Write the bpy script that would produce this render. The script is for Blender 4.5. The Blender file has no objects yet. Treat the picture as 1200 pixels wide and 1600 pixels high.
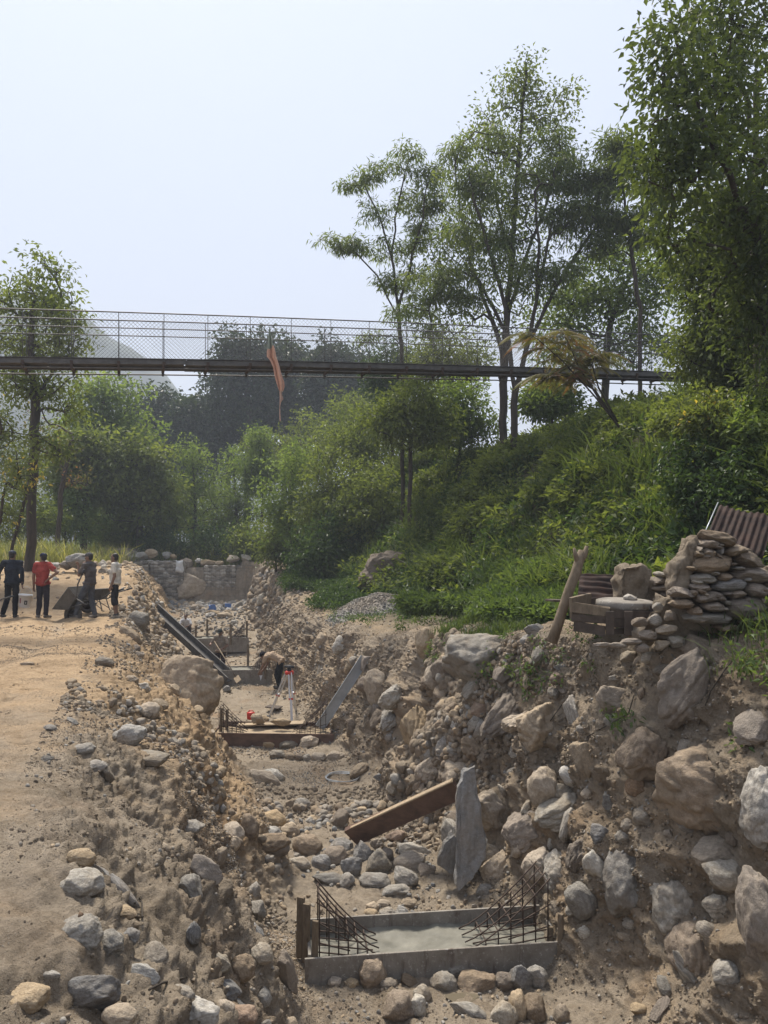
import bpy, bmesh, math, random
import numpy as np
from mathutils import Vector, Matrix, Euler
from mathutils.bvhtree import BVHTree

R = math.radians
rng = np.random.default_rng(7)
random.seed(7)
scene = bpy.context.scene
COL = scene.collection

# ------------------------------------------------------------------ camera, sky, sun, exposure
HAZE = 0.0013
EYE, FPX = 1.65, 1200.0
cam_d = bpy.data.cameras.new('camera'); cam = bpy.data.objects.new('camera', cam_d); COL.objects.link(cam)
cam.location = (0, 0, EYE); cam.rotation_euler = (R(90), 0, 0)
cam_d.sensor_fit = 'VERTICAL'; cam_d.sensor_height = 36.0; cam_d.sensor_width = 27.0
cam_d.lens = 36.0 * FPX / 1600.0
cam_d.shift_y = 70.0 / 1600.0
cam_d.clip_start = 0.05; cam_d.clip_end = 9000
scene.camera = cam

SUN_AZ, SUN_EL = R(-24), R(60)
world = bpy.data.worlds.new("World"); scene.world = world; world.use_nodes = True
wn = world.node_tree; bg = wn.nodes['Background']
sky = wn.nodes.new('ShaderNodeTexSky'); sky.sky_type = 'NISHITA'; sky.sun_disc = False
sky.sun_elevation = SUN_EL; sky.sun_rotation = SUN_AZ
sky.air_density = 1.0; sky.dust_density = 2.5; sky.ozone_density = 2.0; sky.altitude = 900
# thin overcast haze whitens the clear sky; like every overcast sky it is brightest overhead
tcw = wn.nodes.new('ShaderNodeTexCoord'); sxyz = wn.nodes.new('ShaderNodeSeparateXYZ'); wn.links.new(tcw.outputs['Generated'], sxyz.inputs[0])
mrw = wn.nodes.new('ShaderNodeMapRange'); wn.links.new(sxyz.outputs[2], mrw.inputs[0])
for i_, v_ in enumerate((0.0, 1.0, 0.52, 1.08)): mrw.inputs[1 + i_].default_value = v_
scw = wn.nodes.new('ShaderNodeVectorMath'); scw.operation = 'SCALE'; scw.inputs[0].default_value = (2.32, 2.48, 2.96); wn.links.new(mrw.outputs[0], scw.inputs['Scale'])
smix = wn.nodes.new('ShaderNodeMix'); smix.data_type = 'RGBA'; smix.inputs[0].default_value = 0.86
wn.links.new(sky.outputs[0], smix.inputs[6]); wn.links.new(scw.outputs[0], smix.inputs[7]); wn.links.new(smix.outputs[2], bg.inputs[0]); bg.inputs[1].default_value = 0.15
sun_d = bpy.data.lights.new('sun', 'SUN'); sun_d.energy = 4.0; sun_d.angle = R(13); sun_d.color = (1.0, 0.93, 0.82)
sun = bpy.data.objects.new('sun', sun_d); COL.objects.link(sun)
sv = Vector((math.sin(SUN_AZ) * math.cos(SUN_EL), math.cos(SUN_AZ) * math.cos(SUN_EL), math.sin(SUN_EL)))
sun.rotation_euler = sv.to_track_quat('Z', 'Y').to_euler(); sun.location = sv * 60
vs = scene.view_settings
vs.view_transform = 'Standard'; vs.look = 'None'; vs.gamma = 1.0; vs.exposure = 1.36
scene.cycles.max_bounces = 6; scene.cycles.diffuse_bounces = 4; scene.cycles.glossy_bounces = 2
scene.cycles.transmission_bounces = 4; scene.cycles.transparent_max_bounces = 6
scene.cycles.use_denoising = True

# ------------------------------------------------------------------ helpers
def P(px, py, D):
    return Vector(((px - 600) / FPX * D, D, EYE + (870 - py) / FPX * D))

def tag(o, label=None, cat=None, group=None, kind=None):
    if label: o['label'] = label
    if cat: o['category'] = cat
    if group: o['group'] = group
    if kind or cat: o['kind'] = kind or 'thing'
    return o

def empty(name, loc, label, cat, group=None, rot=(0, 0, 0)):
    o = bpy.data.objects.new(name, None); COL.objects.link(o); o.empty_display_size = 0.1
    o.location = loc; o.rotation_euler = rot
    return tag(o, label, cat, group)

def mesh_np(name, V, F=None, quads=None, tris=None, mat=None, parent=None, smooth=True, link=True, loc=None):
    """V (n,3); quads (m,4) and/or tris (k,3); or F a list of polygons."""
    me = bpy.data.meshes.new(name)
    V = np.asarray(V, dtype=np.float32)
    if F is not None:
        me.from_pydata([tuple(v) for v in V], [], F)
    else:
        q = np.asarray(quads if quads is not None else np.zeros((0, 4)), dtype=np.int32).reshape(-1, 4)
        t = np.asarray(tris if tris is not None else np.zeros((0, 3)), dtype=np.int32).reshape(-1, 3)
        me.vertices.add(len(V)); me.vertices.foreach_set('co', V.ravel())
        li = np.concatenate([q.ravel(), t.ravel()])
        me.loops.add(len(li)); me.loops.foreach_set('vertex_index', li)
        n = len(q) + len(t)
        st = np.concatenate([np.arange(len(q)) * 4, len(q) * 4 + np.arange(len(t)) * 3]).astype(np.int32)
        me.polygons.add(n); me.polygons.foreach_set('loop_start', st)
        me.update(calc_edges=True)
    me.validate(verbose=False)
    me.polygons.foreach_set('use_smooth', np.full(len(me.polygons), smooth))
    if mat:
        for m in (mat if isinstance(mat, (list, tuple)) else [mat]): me.materials.append(m)
    o = bpy.data.objects.new(name, me)
    if link: COL.objects.link(o)
    if parent: o.parent = parent
    if loc is not None: o.location = loc
    return o

class MB:
    """collects simple shapes into one mesh"""
    def __init__(s): s.V = []; s.F = []; s.S = []; s.n = 0
    def add(s, V, F, smooth=False):
        V = np.asarray(V, float); s.V.append(V); s.F += [tuple(int(i) + s.n for i in f) for f in F]
        s.S += [smooth] * len(F); s.n += len(V); return s
    def box(s, c, size, rot=None, bev=0.0, jit=0.0):
        bm = bmesh.new(); bmesh.ops.create_cube(bm, size=1.0)
        bmesh.ops.scale(bm, vec=size, verts=bm.verts)
        if bev: bmesh.ops.bevel(bm, geom=bm.edges[:], offset=bev, segments=1, affect='EDGES')
        if jit:
            for v in bm.verts: v.co += Vector((random.uniform(-jit, jit), random.uniform(-jit, jit), random.uniform(-jit, jit)))
        M = Matrix.Translation(Vector(c)) @ (rot.to_4x4() if rot is not None else Matrix())
        bm.verts.ensure_lookup_table(); bm.verts.index_update()
        V = [M @ v.co for v in bm.verts]; F = [[v.index for v in f.verts] for f in bm.faces]; bm.free()
        return s.add(V, F)
    def beam(s, a, b, w, h, up=Vector((0, 0, 1)), bev=0.0, jit=0.0):
        a = Vector(a); b = Vector(b); d = (b - a); L = d.length; d.normalize()
        sd = d.cross(up)
        if sd.length < 1e-4: sd = d.cross(Vector((1, 0, 0)))
        sd.normalize(); u = sd.cross(d).normalized()
        rot = Matrix((sd, d, u)).transposed()
        return s.box((a + b) / 2, (w, L, h), rot, bev, jit)
    def tube(s, pts, r, n=6, caps=True):
        pts = [Vector(p) for p in pts]; m = len(pts)
        rr = r if isinstance(r, (list, tuple, np.ndarray)) else [r] * m
        V = []; ref = None
        for i, p in enumerate(pts):
            t = (pts[min(i + 1, m - 1)] - pts[max(i - 1, 0)]).normalized()
            if ref is None:
                ref = t.orthogonal().normalized()
            else:
                ref = (ref - t * ref.dot(t)); ref = ref.normalized() if ref.length > 1e-5 else t.orthogonal().normalized()
            b = t.cross(ref)
            for k in range(n):
                a = 2 * math.pi * k / n
                V.append(p + (ref * math.cos(a) + b * math.sin(a)) * rr[i])
        F = [(i * n + k, i * n + (k + 1) % n, (i + 1) * n + (k + 1) % n, (i + 1) * n + k) for i in range(m - 1) for k in range(n)]
        if caps: F += [tuple(range(n))[::-1], tuple(range((m - 1) * n, m * n))]
        return s.add(V, F, True)
    def lathe(s, prof, n=24, M=None, close=False):
        V = [(r * math.cos(2 * math.pi * k / n), r * math.sin(2 * math.pi * k / n), z) for r, z in prof for k in range(n)]
        m = len(prof); rg = m if close else m - 1
        F = [(i * n + k, i * n + (k + 1) % n, ((i + 1) % m) * n + (k + 1) % n, ((i + 1) % m) * n + k) for i in range(rg) for k in range(n)]
        if not close: F += [tuple(range(n))[::-1], tuple(range((m - 1) * n, m * n))]
        if M is not None: V = [M @ Vector(v) for v in V]
        return s.add(V, F, True)
    def build(s, name, mat, parent=None, loc=None):
        V = np.concatenate(s.V) if s.V else np.zeros((0, 3))
        o = mesh_np(name, V, F=s.F, mat=mat, parent=parent, smooth=False, loc=loc)
        if len(s.S) == len(o.data.polygons): o.data.polygons.foreach_set('use_smooth', np.array(s.S))
        return o

_pr = np.random.default_rng(3).permutation(256); _perm = np.concatenate([_pr, _pr, _pr])
_gr = np.random.default_rng(4).normal(size=(256, 3)); _gr /= np.linalg.norm(_gr, axis=1)[:, None]
def noise(p, seed=0):
    p = np.asarray(p, float) + seed * 17.31
    i = np.floor(p).astype(int); f = p - i; u = f * f * f * (f * (f * 6 - 15) + 10); i &= 255
    out = 0.0
    for a in (0, 1):
        for b in (0, 1):
            for c in (0, 1):
                h = _perm[_perm[_perm[(i[:, 0] + a) & 255] + ((i[:, 1] + b) & 255)] + ((i[:, 2] + c) & 255)]
                g = _gr[h]
                d = (g[:, 0] * (f[:, 0] - a) + g[:, 1] * (f[:, 1] - b) + g[:, 2] * (f[:, 2] - c))
                w = (u[:, 0] if a else 1 - u[:, 0]) * (u[:, 1] if b else 1 - u[:, 1]) * (u[:, 2] if c else 1 - u[:, 2])
                out = out + d * w
    return out * 1.5
def fbm(p, octv=4, seed=0):
    s = 0; a = 1.0; p = np.asarray(p, float)
    for k in range(octv):
        s = s + a * noise(p, seed + k); p = p * 2.03; a *= 0.5
    return s
def sm(x, a, b):
    t = np.clip((x - a) / (b - a), 0, 1); return t * t * (3 - 2 * t)

# ------------------------------------------------------------------ materials
class NT:
    def __init__(s, name):
        s.m = bpy.data.materials.new(name); s.m.use_nodes = True; s.t = s.m.node_tree
        s.b = s.t.nodes['Principled BSDF']; s.out = s.t.nodes['Material Output']
    def n(s, typ, **kw):
        x = s.t.nodes.new(typ)
        for k, v in kw.items():
            if k.startswith('i_'): x.inputs[k[2:].replace('_', ' ')].default_value = v
            else: setattr(x, k, v)
        return x
    def l(s, a, b): s.t.links.new(a, b)
    def noise(s, vec, scale, detail=4, rough=0.6, dist=0.0):
        x = s.n('ShaderNodeTexNoise'); x.inputs['Scale'].default_value = scale; x.inputs['Detail'].default_value = detail
        x.inputs['Roughness'].default_value = rough; x.inputs['Distortion'].default_value = dist
        s.l(vec, x.inputs['Vector']); return x.outputs['Fac']
    def voro(s, vec, scale, feat='F1', out='Distance'):
        x = s.n('ShaderNodeTexVoronoi'); x.feature = feat; x.inputs['Scale'].default_value = scale; s.l(vec, x.inputs['Vector']); return x.outputs[out]
    def mix(s, f, a, b, typ='MIX'):
        x = s.n('ShaderNodeMix'); x.data_type = 'RGBA'; x.blend_type = typ; x.clamp_factor = True
        for v, i in ((f, 0), (a, 6), (b, 7)):
            if isinstance(v, (int, float)): x.inputs[i].default_value = v
            elif isinstance(v, (tuple, list)): x.inputs[i].default_value = (*v, 1)
            else: s.l(v, x.inputs[i])
        return x.outputs[2]
    def math(s, op, a, b=0.0, c=0.0, clamp=False):
        x = s.n('ShaderNodeMath'); x.operation = op; x.use_clamp = clamp
        for i, v in enumerate((a, b, c)):
            if isinstance(v, (int, float)): x.inputs[i].default_value = v
            else: s.l(v, x.inputs[i])
        return x.outputs[0]
    def ramp(s, f, stops):
        x = s.n('ShaderNodeValToRGB'); e = x.color_ramp.elements
        while len(e) < len(stops): e.new(0.5)
        for k, (p, c) in enumerate(stops):
            e[k].position = p; e[k].color = (*c, 1) if isinstance(c, (tuple, list)) else (c, c, c, 1)
        s.l(f, x.inputs[0]); return x.outputs[0]
    def mapr(s, f, a, b, c=0.0, d=1.0):
        x = s.n('ShaderNodeMapRange'); s.l(f, x.inputs[0])
        for i, v in enumerate((a, b, c, d)): x.inputs[1 + i].default_value = v
        return x.outputs[0]
    def bump(s, h, strength, dist, prev=None):
        x = s.n('ShaderNodeBump'); x.inputs['Strength'].default_value = strength; x.inputs['Distance'].default_value = dist
        s.l(h, x.inputs['Height'])
        if prev is not None: s.l(prev, x.inputs['Normal'])
        return x.outputs[0]
    def pos(s): return s.n('ShaderNodeNewGeometry').outputs['Position']
    def obj(s): return s.n('ShaderNodeTexCoord').outputs['Object']
    def attr(s, name, out='Fac'):
        x = s.n('ShaderNodeAttribute'); x.attribute_name = name; return x.outputs[out]
    def rnd(s): return s.n('ShaderNodeObjectInfo').outputs['Random']
    def sets(s, col=None, rough=None, nrm=None, spec=0.3, metal=None):
        for v, k in ((col, 'Base Color'), (rough, 'Roughness'), (nrm, 'Normal'), (spec, 'Specular IOR Level'), (metal, 'Metallic')):
            if v is None: continue
            if isinstance(v, (int, float)): s.b.inputs[k].default_value = v
            elif isinstance(v, (tuple, list)): s.b.inputs[k].default_value = (*v, 1)
            else: s.l(v, s.b.inputs[k])
        return s.m

def mat_ground():
    t = NT('soil'); p = t.pos()
    z = t.n('ShaderNodeAttribute'); z.attribute_name = 'zone'
    sp = t.n('ShaderNodeSeparateColor'); t.l(z.outputs['Color'], sp.inputs[0])
    n1 = t.noise(p, 0.7, 3); n2 = t.noise(p, 4.5, 6, 0.7); n3 = t.noise(p, 28, 5, 0.7); n4 = t.noise(p, 1.7, 4, .6, .4)
    mud = t.mix(n2, (0.215, 0.175, 0.130), (0.375, 0.312, 0.235))
    sand = t.mix(n2, (0.35, 0.245, 0.145), (0.49, 0.360, 0.225))
    f = t.math('ADD', sp.outputs[0], t.math('MULTIPLY', t.math('SUBTRACT', n4, 0.5), 0.9), clamp=True)
    c = t.mix(t.mapr(f, 0.25, 0.75), mud, sand)
    orange = t.mapr(n1, 0.56, 0.70, 0.0, 0.6)
    c = t.mix(t.math('MULTIPLY', orange, sp.outputs[1]), c, (0.27, 0.155, 0.075))
    wet = t.mapr(t.noise(p, 1.1, 4, .6, .5), 0.5, 0.66, 0, 0.5)
    c = t.mix(wet, c, t.mix(1.0, c, (0.55, 0.53, 0.50), 'MULTIPLY'))
    patch = t.mapr(t.noise(p, 2.3, 6, .72, .8), 0.50, 0.60, 0, 0.55)
    c = t.mix(patch, c, t.mix(1.0, c, (0.66, 0.62, 0.57), 'MULTIPLY'))
    c = t.mix(sp.outputs[2], c, t.mix(n2, (0.035, 0.040, 0.018), (0.085, 0.075, 0.04)))
    grit = t.voro(p, 55)
    c = t.mix(t.mapr(grit, 0.10, 0.22, 0.55, 0.0), c, t.mix(n3, (0.20, 0.17, 0.13), (0.46, 0.42, 0.35)))
    c = t.mix(t.mapr(n3, 0.35, 0.65, 0.45, 0.0), c, t.mix(1.0, c, (0.52, 0.50, 0.47), 'MULTIPLY'))
    nr = t.bump(n2, 0.5, 0.08); nr = t.bump(n3, 1.0, 0.035, nr)
    nr = t.bump(t.mapr(grit, 0.0, 0.25, 1, 0), 0.5, 0.012, nr)
    nr = t.bump(t.noise(p, 120, 4, .75), 0.9, 0.010, nr)
    return t.sets(c, 0.95, nr, 0.15)

def mat_rock(name, a, b, band=0.0, dust=0.35, vein=None, scale=1.0):
    t = NT(name); p = t.obj(); r = t.rnd(); wp = t.pos()
    off = t.n('ShaderNodeVectorMath'); off.operation = 'ADD'; t.l(p, off.inputs[0])
    cx = t.n('ShaderNodeCombineXYZ'); t.l(t.math('MULTIPLY', r, 31.0), cx.inputs[0]); t.l(t.math('MULTIPLY', r, 57.0), cx.inputs[2]); t.l(cx.outputs[0], off.inputs[1])
    q = off.outputs[0]
    n1 = t.noise(q, 1.3 * scale, 5, 0.65); n2 = t.noise(q, 6 * scale, 6, 0.7); n3 = t.noise(wp, 90, 4, 0.7)
    c = t.mix(n1, a, b)
    if band:
        w = t.n('ShaderNodeTexWave'); w.wave_type = 'BANDS'; w.bands_direction = 'Z'
        w.inputs['Scale'].default_value = 1.1 * scale; w.inputs['Distortion'].default_value = 9.0; w.inputs['Detail'].default_value = 5; w.inputs['Detail Scale'].default_value = 1.6; w.inputs['Detail Roughness'].default_value = .65
        t.l(q, w.inputs['Vector'])
        c = t.mix(t.math('MULTIPLY', w.outputs['Fac'], band), c, vein or tuple(min(1, x * 1.75) for x in b))
    c = t.mix(t.mapr(n2, 0.42, 0.62, 0.55, 0), c, t.mix(1.0, c, (0.5, 0.47, 0.43), 'MULTIPLY'))
    c = t.mix(t.mapr(n3, 0.55, 0.7, 0, 0.35), c, (0.48, 0.45, 0.40))
    c = t.mix(t.mapr(t.noise(wp, 2.6, 4, .65), 0.40, 0.62, 0, dust), c, (0.24, 0.19, 0.135))
    hv = t.n('ShaderNodeHueSaturation'); t.l(c, hv.inputs['Color'])
    t.l(t.mapr(r, 0, 1, 0.72, 1.22), hv.inputs['Value']); t.l(t.mapr(t.math('FRACT', t.math('MULTIPLY', r, 7.3)), 0, 1, 0.7, 1.15), hv.inputs['Saturation'])
    nr = t.bump(n2, 0.45, 0.15); nr = t.bump(n3, 0.45, 0.01, nr)
    if band: nr = t.bump(w.outputs['Fac'], 0.07 * band, 0.1, nr)
    return t.sets(hv.outputs[0], 0.88, nr, 0.25)

def mat_simple(name, a, b=None, rough=0.8, scale=6.0, metal=0.0, bump=0.2, spec=0.3, stretch=None, bdist=0.01):
    t = NT(name); p = t.obj()
    if stretch:
        mp = t.n('ShaderNodeMapping'); mp.inputs['Scale'].default_value = stretch; t.l(p, mp.inputs[0]); p = mp.outputs[0]
    n = t.noise(p, scale, 6, 0.65, 0.3)
    c = t.mix(t.mapr(n, 0.3, 0.7), a, b or tuple(x * 0.6 for x in a))
    return t.sets(c, rough, t.bump(n, bump, bdist), spec, metal)

def mat_leaf(name, dark, light, trans=0.45, hue=None, rough=0.5):
    t = NT(name); a = t.attr('tint'); p = t.pos()
    n = t.noise(p, 0.8, 3)
    c = t.mix(t.math('ADD', t.math('MULTIPLY', a, 0.7), t.math('MULTIPLY', t.math('SUBTRACT', n, 0.5), 1.2), clamp=True), dark, light)
    if hue: c = t.mix(t.mapr(a, 0.86, 0.97, 0, 0.8), c, hue)
    t.sets(c, rough, None, 0.25)
    tr = t.n('ShaderNodeBsdfTranslucent'); t.l(t.mix(1.0, c, (1.25, 1.25, 0.55), 'MULTIPLY'), tr.inputs[0])
    mx = t.n('ShaderNodeMixShader'); mx.inputs[0].default_value = trans
    t.l(t.b.outputs[0], mx.inputs[1]); t.l(tr.outputs[0], mx.inputs[2]); t.l(mx.outputs[0], t.out.inputs[0])
    return t.m

def mat_board(name):
    t = NT(name); p = t.obj(); mp = t.n('ShaderNodeMapping'); mp.inputs['Scale'].default_value = (9, 9, 1.6); t.l(p, mp.inputs[0])
    n = t.noise(p, 3.0, 6, .7, .4); dr = t.noise(mp.outputs[0], 1.0, 5, .7); sp = t.noise(p, 22, 4, .7)
    c = t.mix(t.mapr(n, .3, .7), (.26, .238, .205), (.135, .115, .092))
    c = t.mix(t.mapr(dr, .55, .68, 0, .75), c, (.075, .052, .040)); c = t.mix(t.mapr(sp, .58, .66, 0, .7), c, (.36, .345, .31))
    return t.sets(c, .85, t.bump(sp, .5, .012), .25)
M = dict(
    soil=mat_ground(),
    grey=mat_rock('grey_rock', (0.205, 0.185, 0.155), (0.35, 0.325, 0.28), 0.25, 0.6),
    band=mat_rock('banded_rock', (0.17, 0.155, 0.13), (0.33, 0.30, 0.25), 0.5, 0.55),
    tan=mat_rock('tan_rock', (0.30, 0.225, 0.145), (0.44, 0.35, 0.24), 0.2, 0.5),
    brown=mat_rock('brown_rock', (0.16, 0.12, 0.085), (0.29, 0.23, 0.17), 0.25, 0.65),
    slate=mat_rock('slate_rock', (0.135, 0.130, 0.125), (0.265, 0.258, 0.245), 0.35, 0.45),
    pale=mat_rock('pale_rock', (0.36, 0.34, 0.30), (0.52, 0.49, 0.43), 0.3, 0.5),
    rust=mat_rock('rusty_rock', (0.235, 0.145, 0.085), (0.33, 0.225, 0.145), 0.2, 0.4),
    bark=mat_simple('bark', (0.075, 0.06, 0.045), (0.03, 0.025, 0.02), 0.95, 9, bump=0.6, stretch=(1, 1, .25), bdist=0.03),
    wood=mat_simple('weathered_wood', (0.20, 0.155, 0.105), (0.10, 0.075, 0.05), 0.9, 12, bump=0.5, stretch=(2.2, 2.2, .8)),
    darkwood=mat_simple('dark_wet_wood', (0.095, 0.072, 0.055), (0.045, 0.035, 0.028), 0.85, 9, bump=0.5),
    plyred=mat_simple('red_brown_plywood', (0.17, 0.105, 0.075), (0.065, 0.042, 0.033), 0.8, 4, bump=0.45, stretch=(1, 1, 1.6)),
    conc=mat_simple('wet_concrete', (0.20, 0.19, 0.155), (0.10, 0.095, 0.075), 0.7, 3, bump=0.35, bdist=0.02),
    concd=mat_board('cement_stained_board'),
    rebar=mat_simple('rusty_steel', (0.085, 0.058, 0.042), (0.05, 0.036, 0.03), 0.75, 30, 0.35, 0.4),
    steel=mat_simple('galvanised_steel', (0.42, 0.45, 0.48), (0.30, 0.32, 0.34), 0.45, 4, 0.6, 0.1),
    dsteel=mat_simple('dark_steel', (0.125, 0.118, 0.108), (0.065, 0.060, 0.056), 0.6, 5, 0.3, 0.2),
    slatev=mat_rock('slab_rock', (0.16, 0.157, 0.15), (0.28, 0.273, 0.26), 0.0, 0.45, scale=2.6),
    slate_old=mat_simple('slate_stone', (0.225, 0.215, 0.205), (0.10, 0.097, 0.094), 0.85, 5, bump=0.4, stretch=(3.2, 3.2, .8), bdist=0.012),
    gold=mat_rock('golden_rock', (0.36, 0.255, 0.15), (0.52, 0.395, 0.25), 0.15, 0.12, scale=1.4),
    moss=mat_rock('lichen_rock', (0.07, 0.055, 0.042), (0.15, 0.115, 0.08), 0.15, 0.08, scale=1.6),
    rustsheet=mat_simple('rusted_sheet', (0.048, 0.025, 0.018), (0.015, 0.011, 0.010), 0.9, 8, 0.2, 0.3),
)
# ------------------------------------------------------------------ terrain: one swept cross-section (path, bank, trench, right wall, terrace, hillside)
def cx(y): return -0.31 * (np.minimum(y, 62.0) - 7.75)
def tab(y, xs, zs): return np.interp(y, xs, zs)
ys = np.concatenate([np.arange(-40, -6, 2.0), np.arange(-6, 2.2, .35), np.arange(2.2, 12, .034), np.arange(12, 20, .07), np.arange(20, 46, .16),
                     np.arange(46, 130, 1.2), 130 * 1.09 ** np.arange(0, 32)])
zp = tab(ys, [-40, 16, 19, 21, 23, 25, 27, 29, 31, 45, 90, 140, 400, 2000], [0, 0, .02, .10, .32, .68, 1.02, 1.22, 1.3, 1.2, 1.2, 3, 9, 9])
zf = tab(ys, [-40, 32, 36, 41, 43.9, 44.6, 50, 90, 140, 400, 2000], [-2.6, -2.6, -2.25, -1.35, -1.1, 1.0, 1.1, 1.2, 3, 9, 9])
zt = tab(ys, [-40, 7, 9, 11, 14.4, 18, 24, 28, 32, 36, 40, 46, 90, 140, 400, 2000], [1.0, .92, .85, .62, .33, -.12, -.2, -.1, .25, .95, 1.5, 1.5, 1.5, 3, 9, 9])
hk = tab(ys, [-40, 50, 95, 140, 2000], [1, 1, .55, .1, 0.0])
C = cx(ys); W = np.maximum(0, ys - 60) * 0.8
bul = tab(ys, [-40, 4, 12, 18, 46], [.25, .28, .15, .05, 0])
WR = 1.35 * sm(ys, 27, 39)
WL = .42 * sm(ys, 8.8, 10.5) * (1 - sm(ys, 14.8, 16.4))
nodes = [  # x, z, segments to the next node, roughness amplitude, (sand, ochre, humus)
    (C - 60 - W * 2, zp + 1.0 + 0 * C, 16, .3, (.5, 0, .9)),
    (C - 22, zp + .25, 36, .12, (.7, 0, .35)),
    (C - 8, zp + .03, 90, .035, (1.0, .1, 0)),
    (C - 3.35, zp, 12, .03, (.85, .1, 0)),
    (C - 2.85, zp - .08, 60, .11, (.45, .4, 0)),
    (C + WL * .7 - 1.85, (zp + zf) / 2 + bul, 64, .16, (.42, .6, 0)),
    (C + WL - 1.10, zf + .14 + .5 * WL, 12, .10, (.35, .7, 0)),
    (C + WL - .80, zf, 96, .06, (0, .8, 0)),
    (C + WR + 1.75, zf, 16, .07, (.05, .6, 0)),
    (C + WR + 2.02, zf + .30, 76, .17, (.36, .5, 0)),
    (C + WR + 2.52, zf + (zt - zf) * .55, 62, .20, (.38, .5, 0)),
    (C + WR + 2.92, zt - .22, 20, .15, (.25, .4, 0)),
    (C + WR + 3.35, zt, 50, .07, (.45, .2, .15)),
    (C + WR * .8 + 5.2, zt + .25, 30, .08, (.2, 0, .7)),
    (C + WR * .5 + 6.2, zt + .25 + .65 * hk, 40, .16, (0, 0, 1)),
    (C + 8.2, zt + .25 + 2.6 * hk, 40, .25, (0, 0, 1)),
    (C + 10.4, zt * .3 + .3 + 4.5 * hk, 20, .25, (0, 0, 1)),
    (C + 11.8, .5 + 5.0 * hk, 24, .25, (0, 0, 1)),
    (C + 15, .6 + 5.3 * hk, 18, .2, (0, 0, 1)),
    (C + 26, .8 + 6.6 * hk, 14, .3, (0, 0, 1)),
    (C + 80 + W * 2, 1.2 + 11 * hk, 0, .5, (0, 0, 1))]
cx_l, cz_l, ca_l, cz3, reg = [], [], [], [], []
for k in range(len(nodes) - 1):
    a, b = nodes[k], nodes[k + 1]
    for s in range(a[2]):
        t = s / a[2]
        cx_l.append(a[0] * (1 - t) + b[0] * t); cz_l.append((a[1] + 0 * C) * (1 - t) + (b[1] + 0 * C) * t)
        ca_l.append(a[3] * (1 - t) + b[3] * t); cz3.append(np.array(a[4]) * (1 - t) + np.array(b[4]) * t); reg.append(k)
cx_l.append(nodes[-1][0]); cz_l.append(nodes[-1][1] + 0 * C); ca_l.append(nodes[-1][3]); cz3.append(np.array(nodes[-1][4])); reg.append(len(nodes) - 2)
G = np.stack([np.array(cx_l).T, np.repeat(ys[:, None], len(cx_l), 1), np.array(cz_l).T], 2)   # (ny, nu, 3)
AMP = np.repeat(np.array(ca_l)[None], len(ys), 0); ZN = np.repeat(np.array(cz3)[None], len(ys), 0); REG = np.array(reg)
for _ in range(3):                                                     # round the corners of the section
    for ax in (0, 2):
        g = G[:, :, ax].copy(); k = 5
        pad = np.pad(g, ((0, 0), (k, k)), mode='edge'); cs = np.cumsum(np.pad(pad, ((0, 0), (1, 0))), 1)
        av = (cs[:, 2 * k + 1:] - cs[:, :-2 * k - 1]) / (2 * k + 1); av[:, :k + 1] = g[:, :k + 1]; av[:, -k - 1:] = g[:, -k - 1:]
        G[:, :, ax] = av
def gnormals(G):
    du = np.gradient(G, axis=1); dv = np.gradient(G, axis=0)
    n = np.cross(du, dv); return n / np.maximum(np.linalg.norm(n, axis=2, keepdims=True), 1e-9)
NRM = gnormals(G)
ny, nu = G.shape[:2]
q = G.reshape(-1, 3); am = AMP.reshape(-1)
nearw = 1 - sm(q[:, 1], 60, 120)
wallw = np.where(np.isin(np.tile(REG, ny), [8, 9, 10]), .5, 1.0)
d = 1.25 * fbm(q * 0.8, 3, 1) + .55 * (0.35 - np.abs(fbm(q * 2.6, 3, 5))) + .38 * wallw * fbm(q * 7.0, 3, 9)
clod = fbm(q * 24, 2, 13); d += .30 * wallw * clod * (.4 + .6 * (noise(q * 1.7, 19) > -.1)) + .12 * np.abs(noise(q * 50, 17))
wl = (am > .13) & (q[:, 1] < 48)
d += np.where(wl, .9 * (0.3 - np.abs(noise(q * np.array([1.1, 1.1, 1.6]), 23))), 0)
G = (q + NRM.reshape(-1, 3) * (d * am * 1.15 * (0.3 + .7 * nearw))[:, None]).reshape(ny, nu, 3)
# wheel ruts and hollows of the path
Yg0 = G[:, :, 1]
onp = (REG >= 1) & (REG <= 2)
for off, wd in ((-4.6, .30), (-6.1, .35)):
    cxx = (C[:, None] + off + .25 * np.sin(ys[:, None] * .5))
    G[:, :, 2] -= np.where(onp[None], .065 * np.exp(-((G[:, :, 0] - cxx) / wd) ** 2), 0)
RUT = sum(np.exp(-((G[:, :, 0] - (C[:, None] + off + .25 * np.sin(ys[:, None] * .5))) / .26) ** 2) for off in (-4.6, -6.1)) * onp[None]
prints = fbm(G.reshape(-1, 3) * np.array([5.5, 3.2, 1]), 2, 71).reshape(ny, nu)
G[:, :, 2] -= np.where(onp[None] & (Yg0 < 26), .045 * sm(prints, .45, .75), 0)
NRM = gnormals(G)
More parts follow.
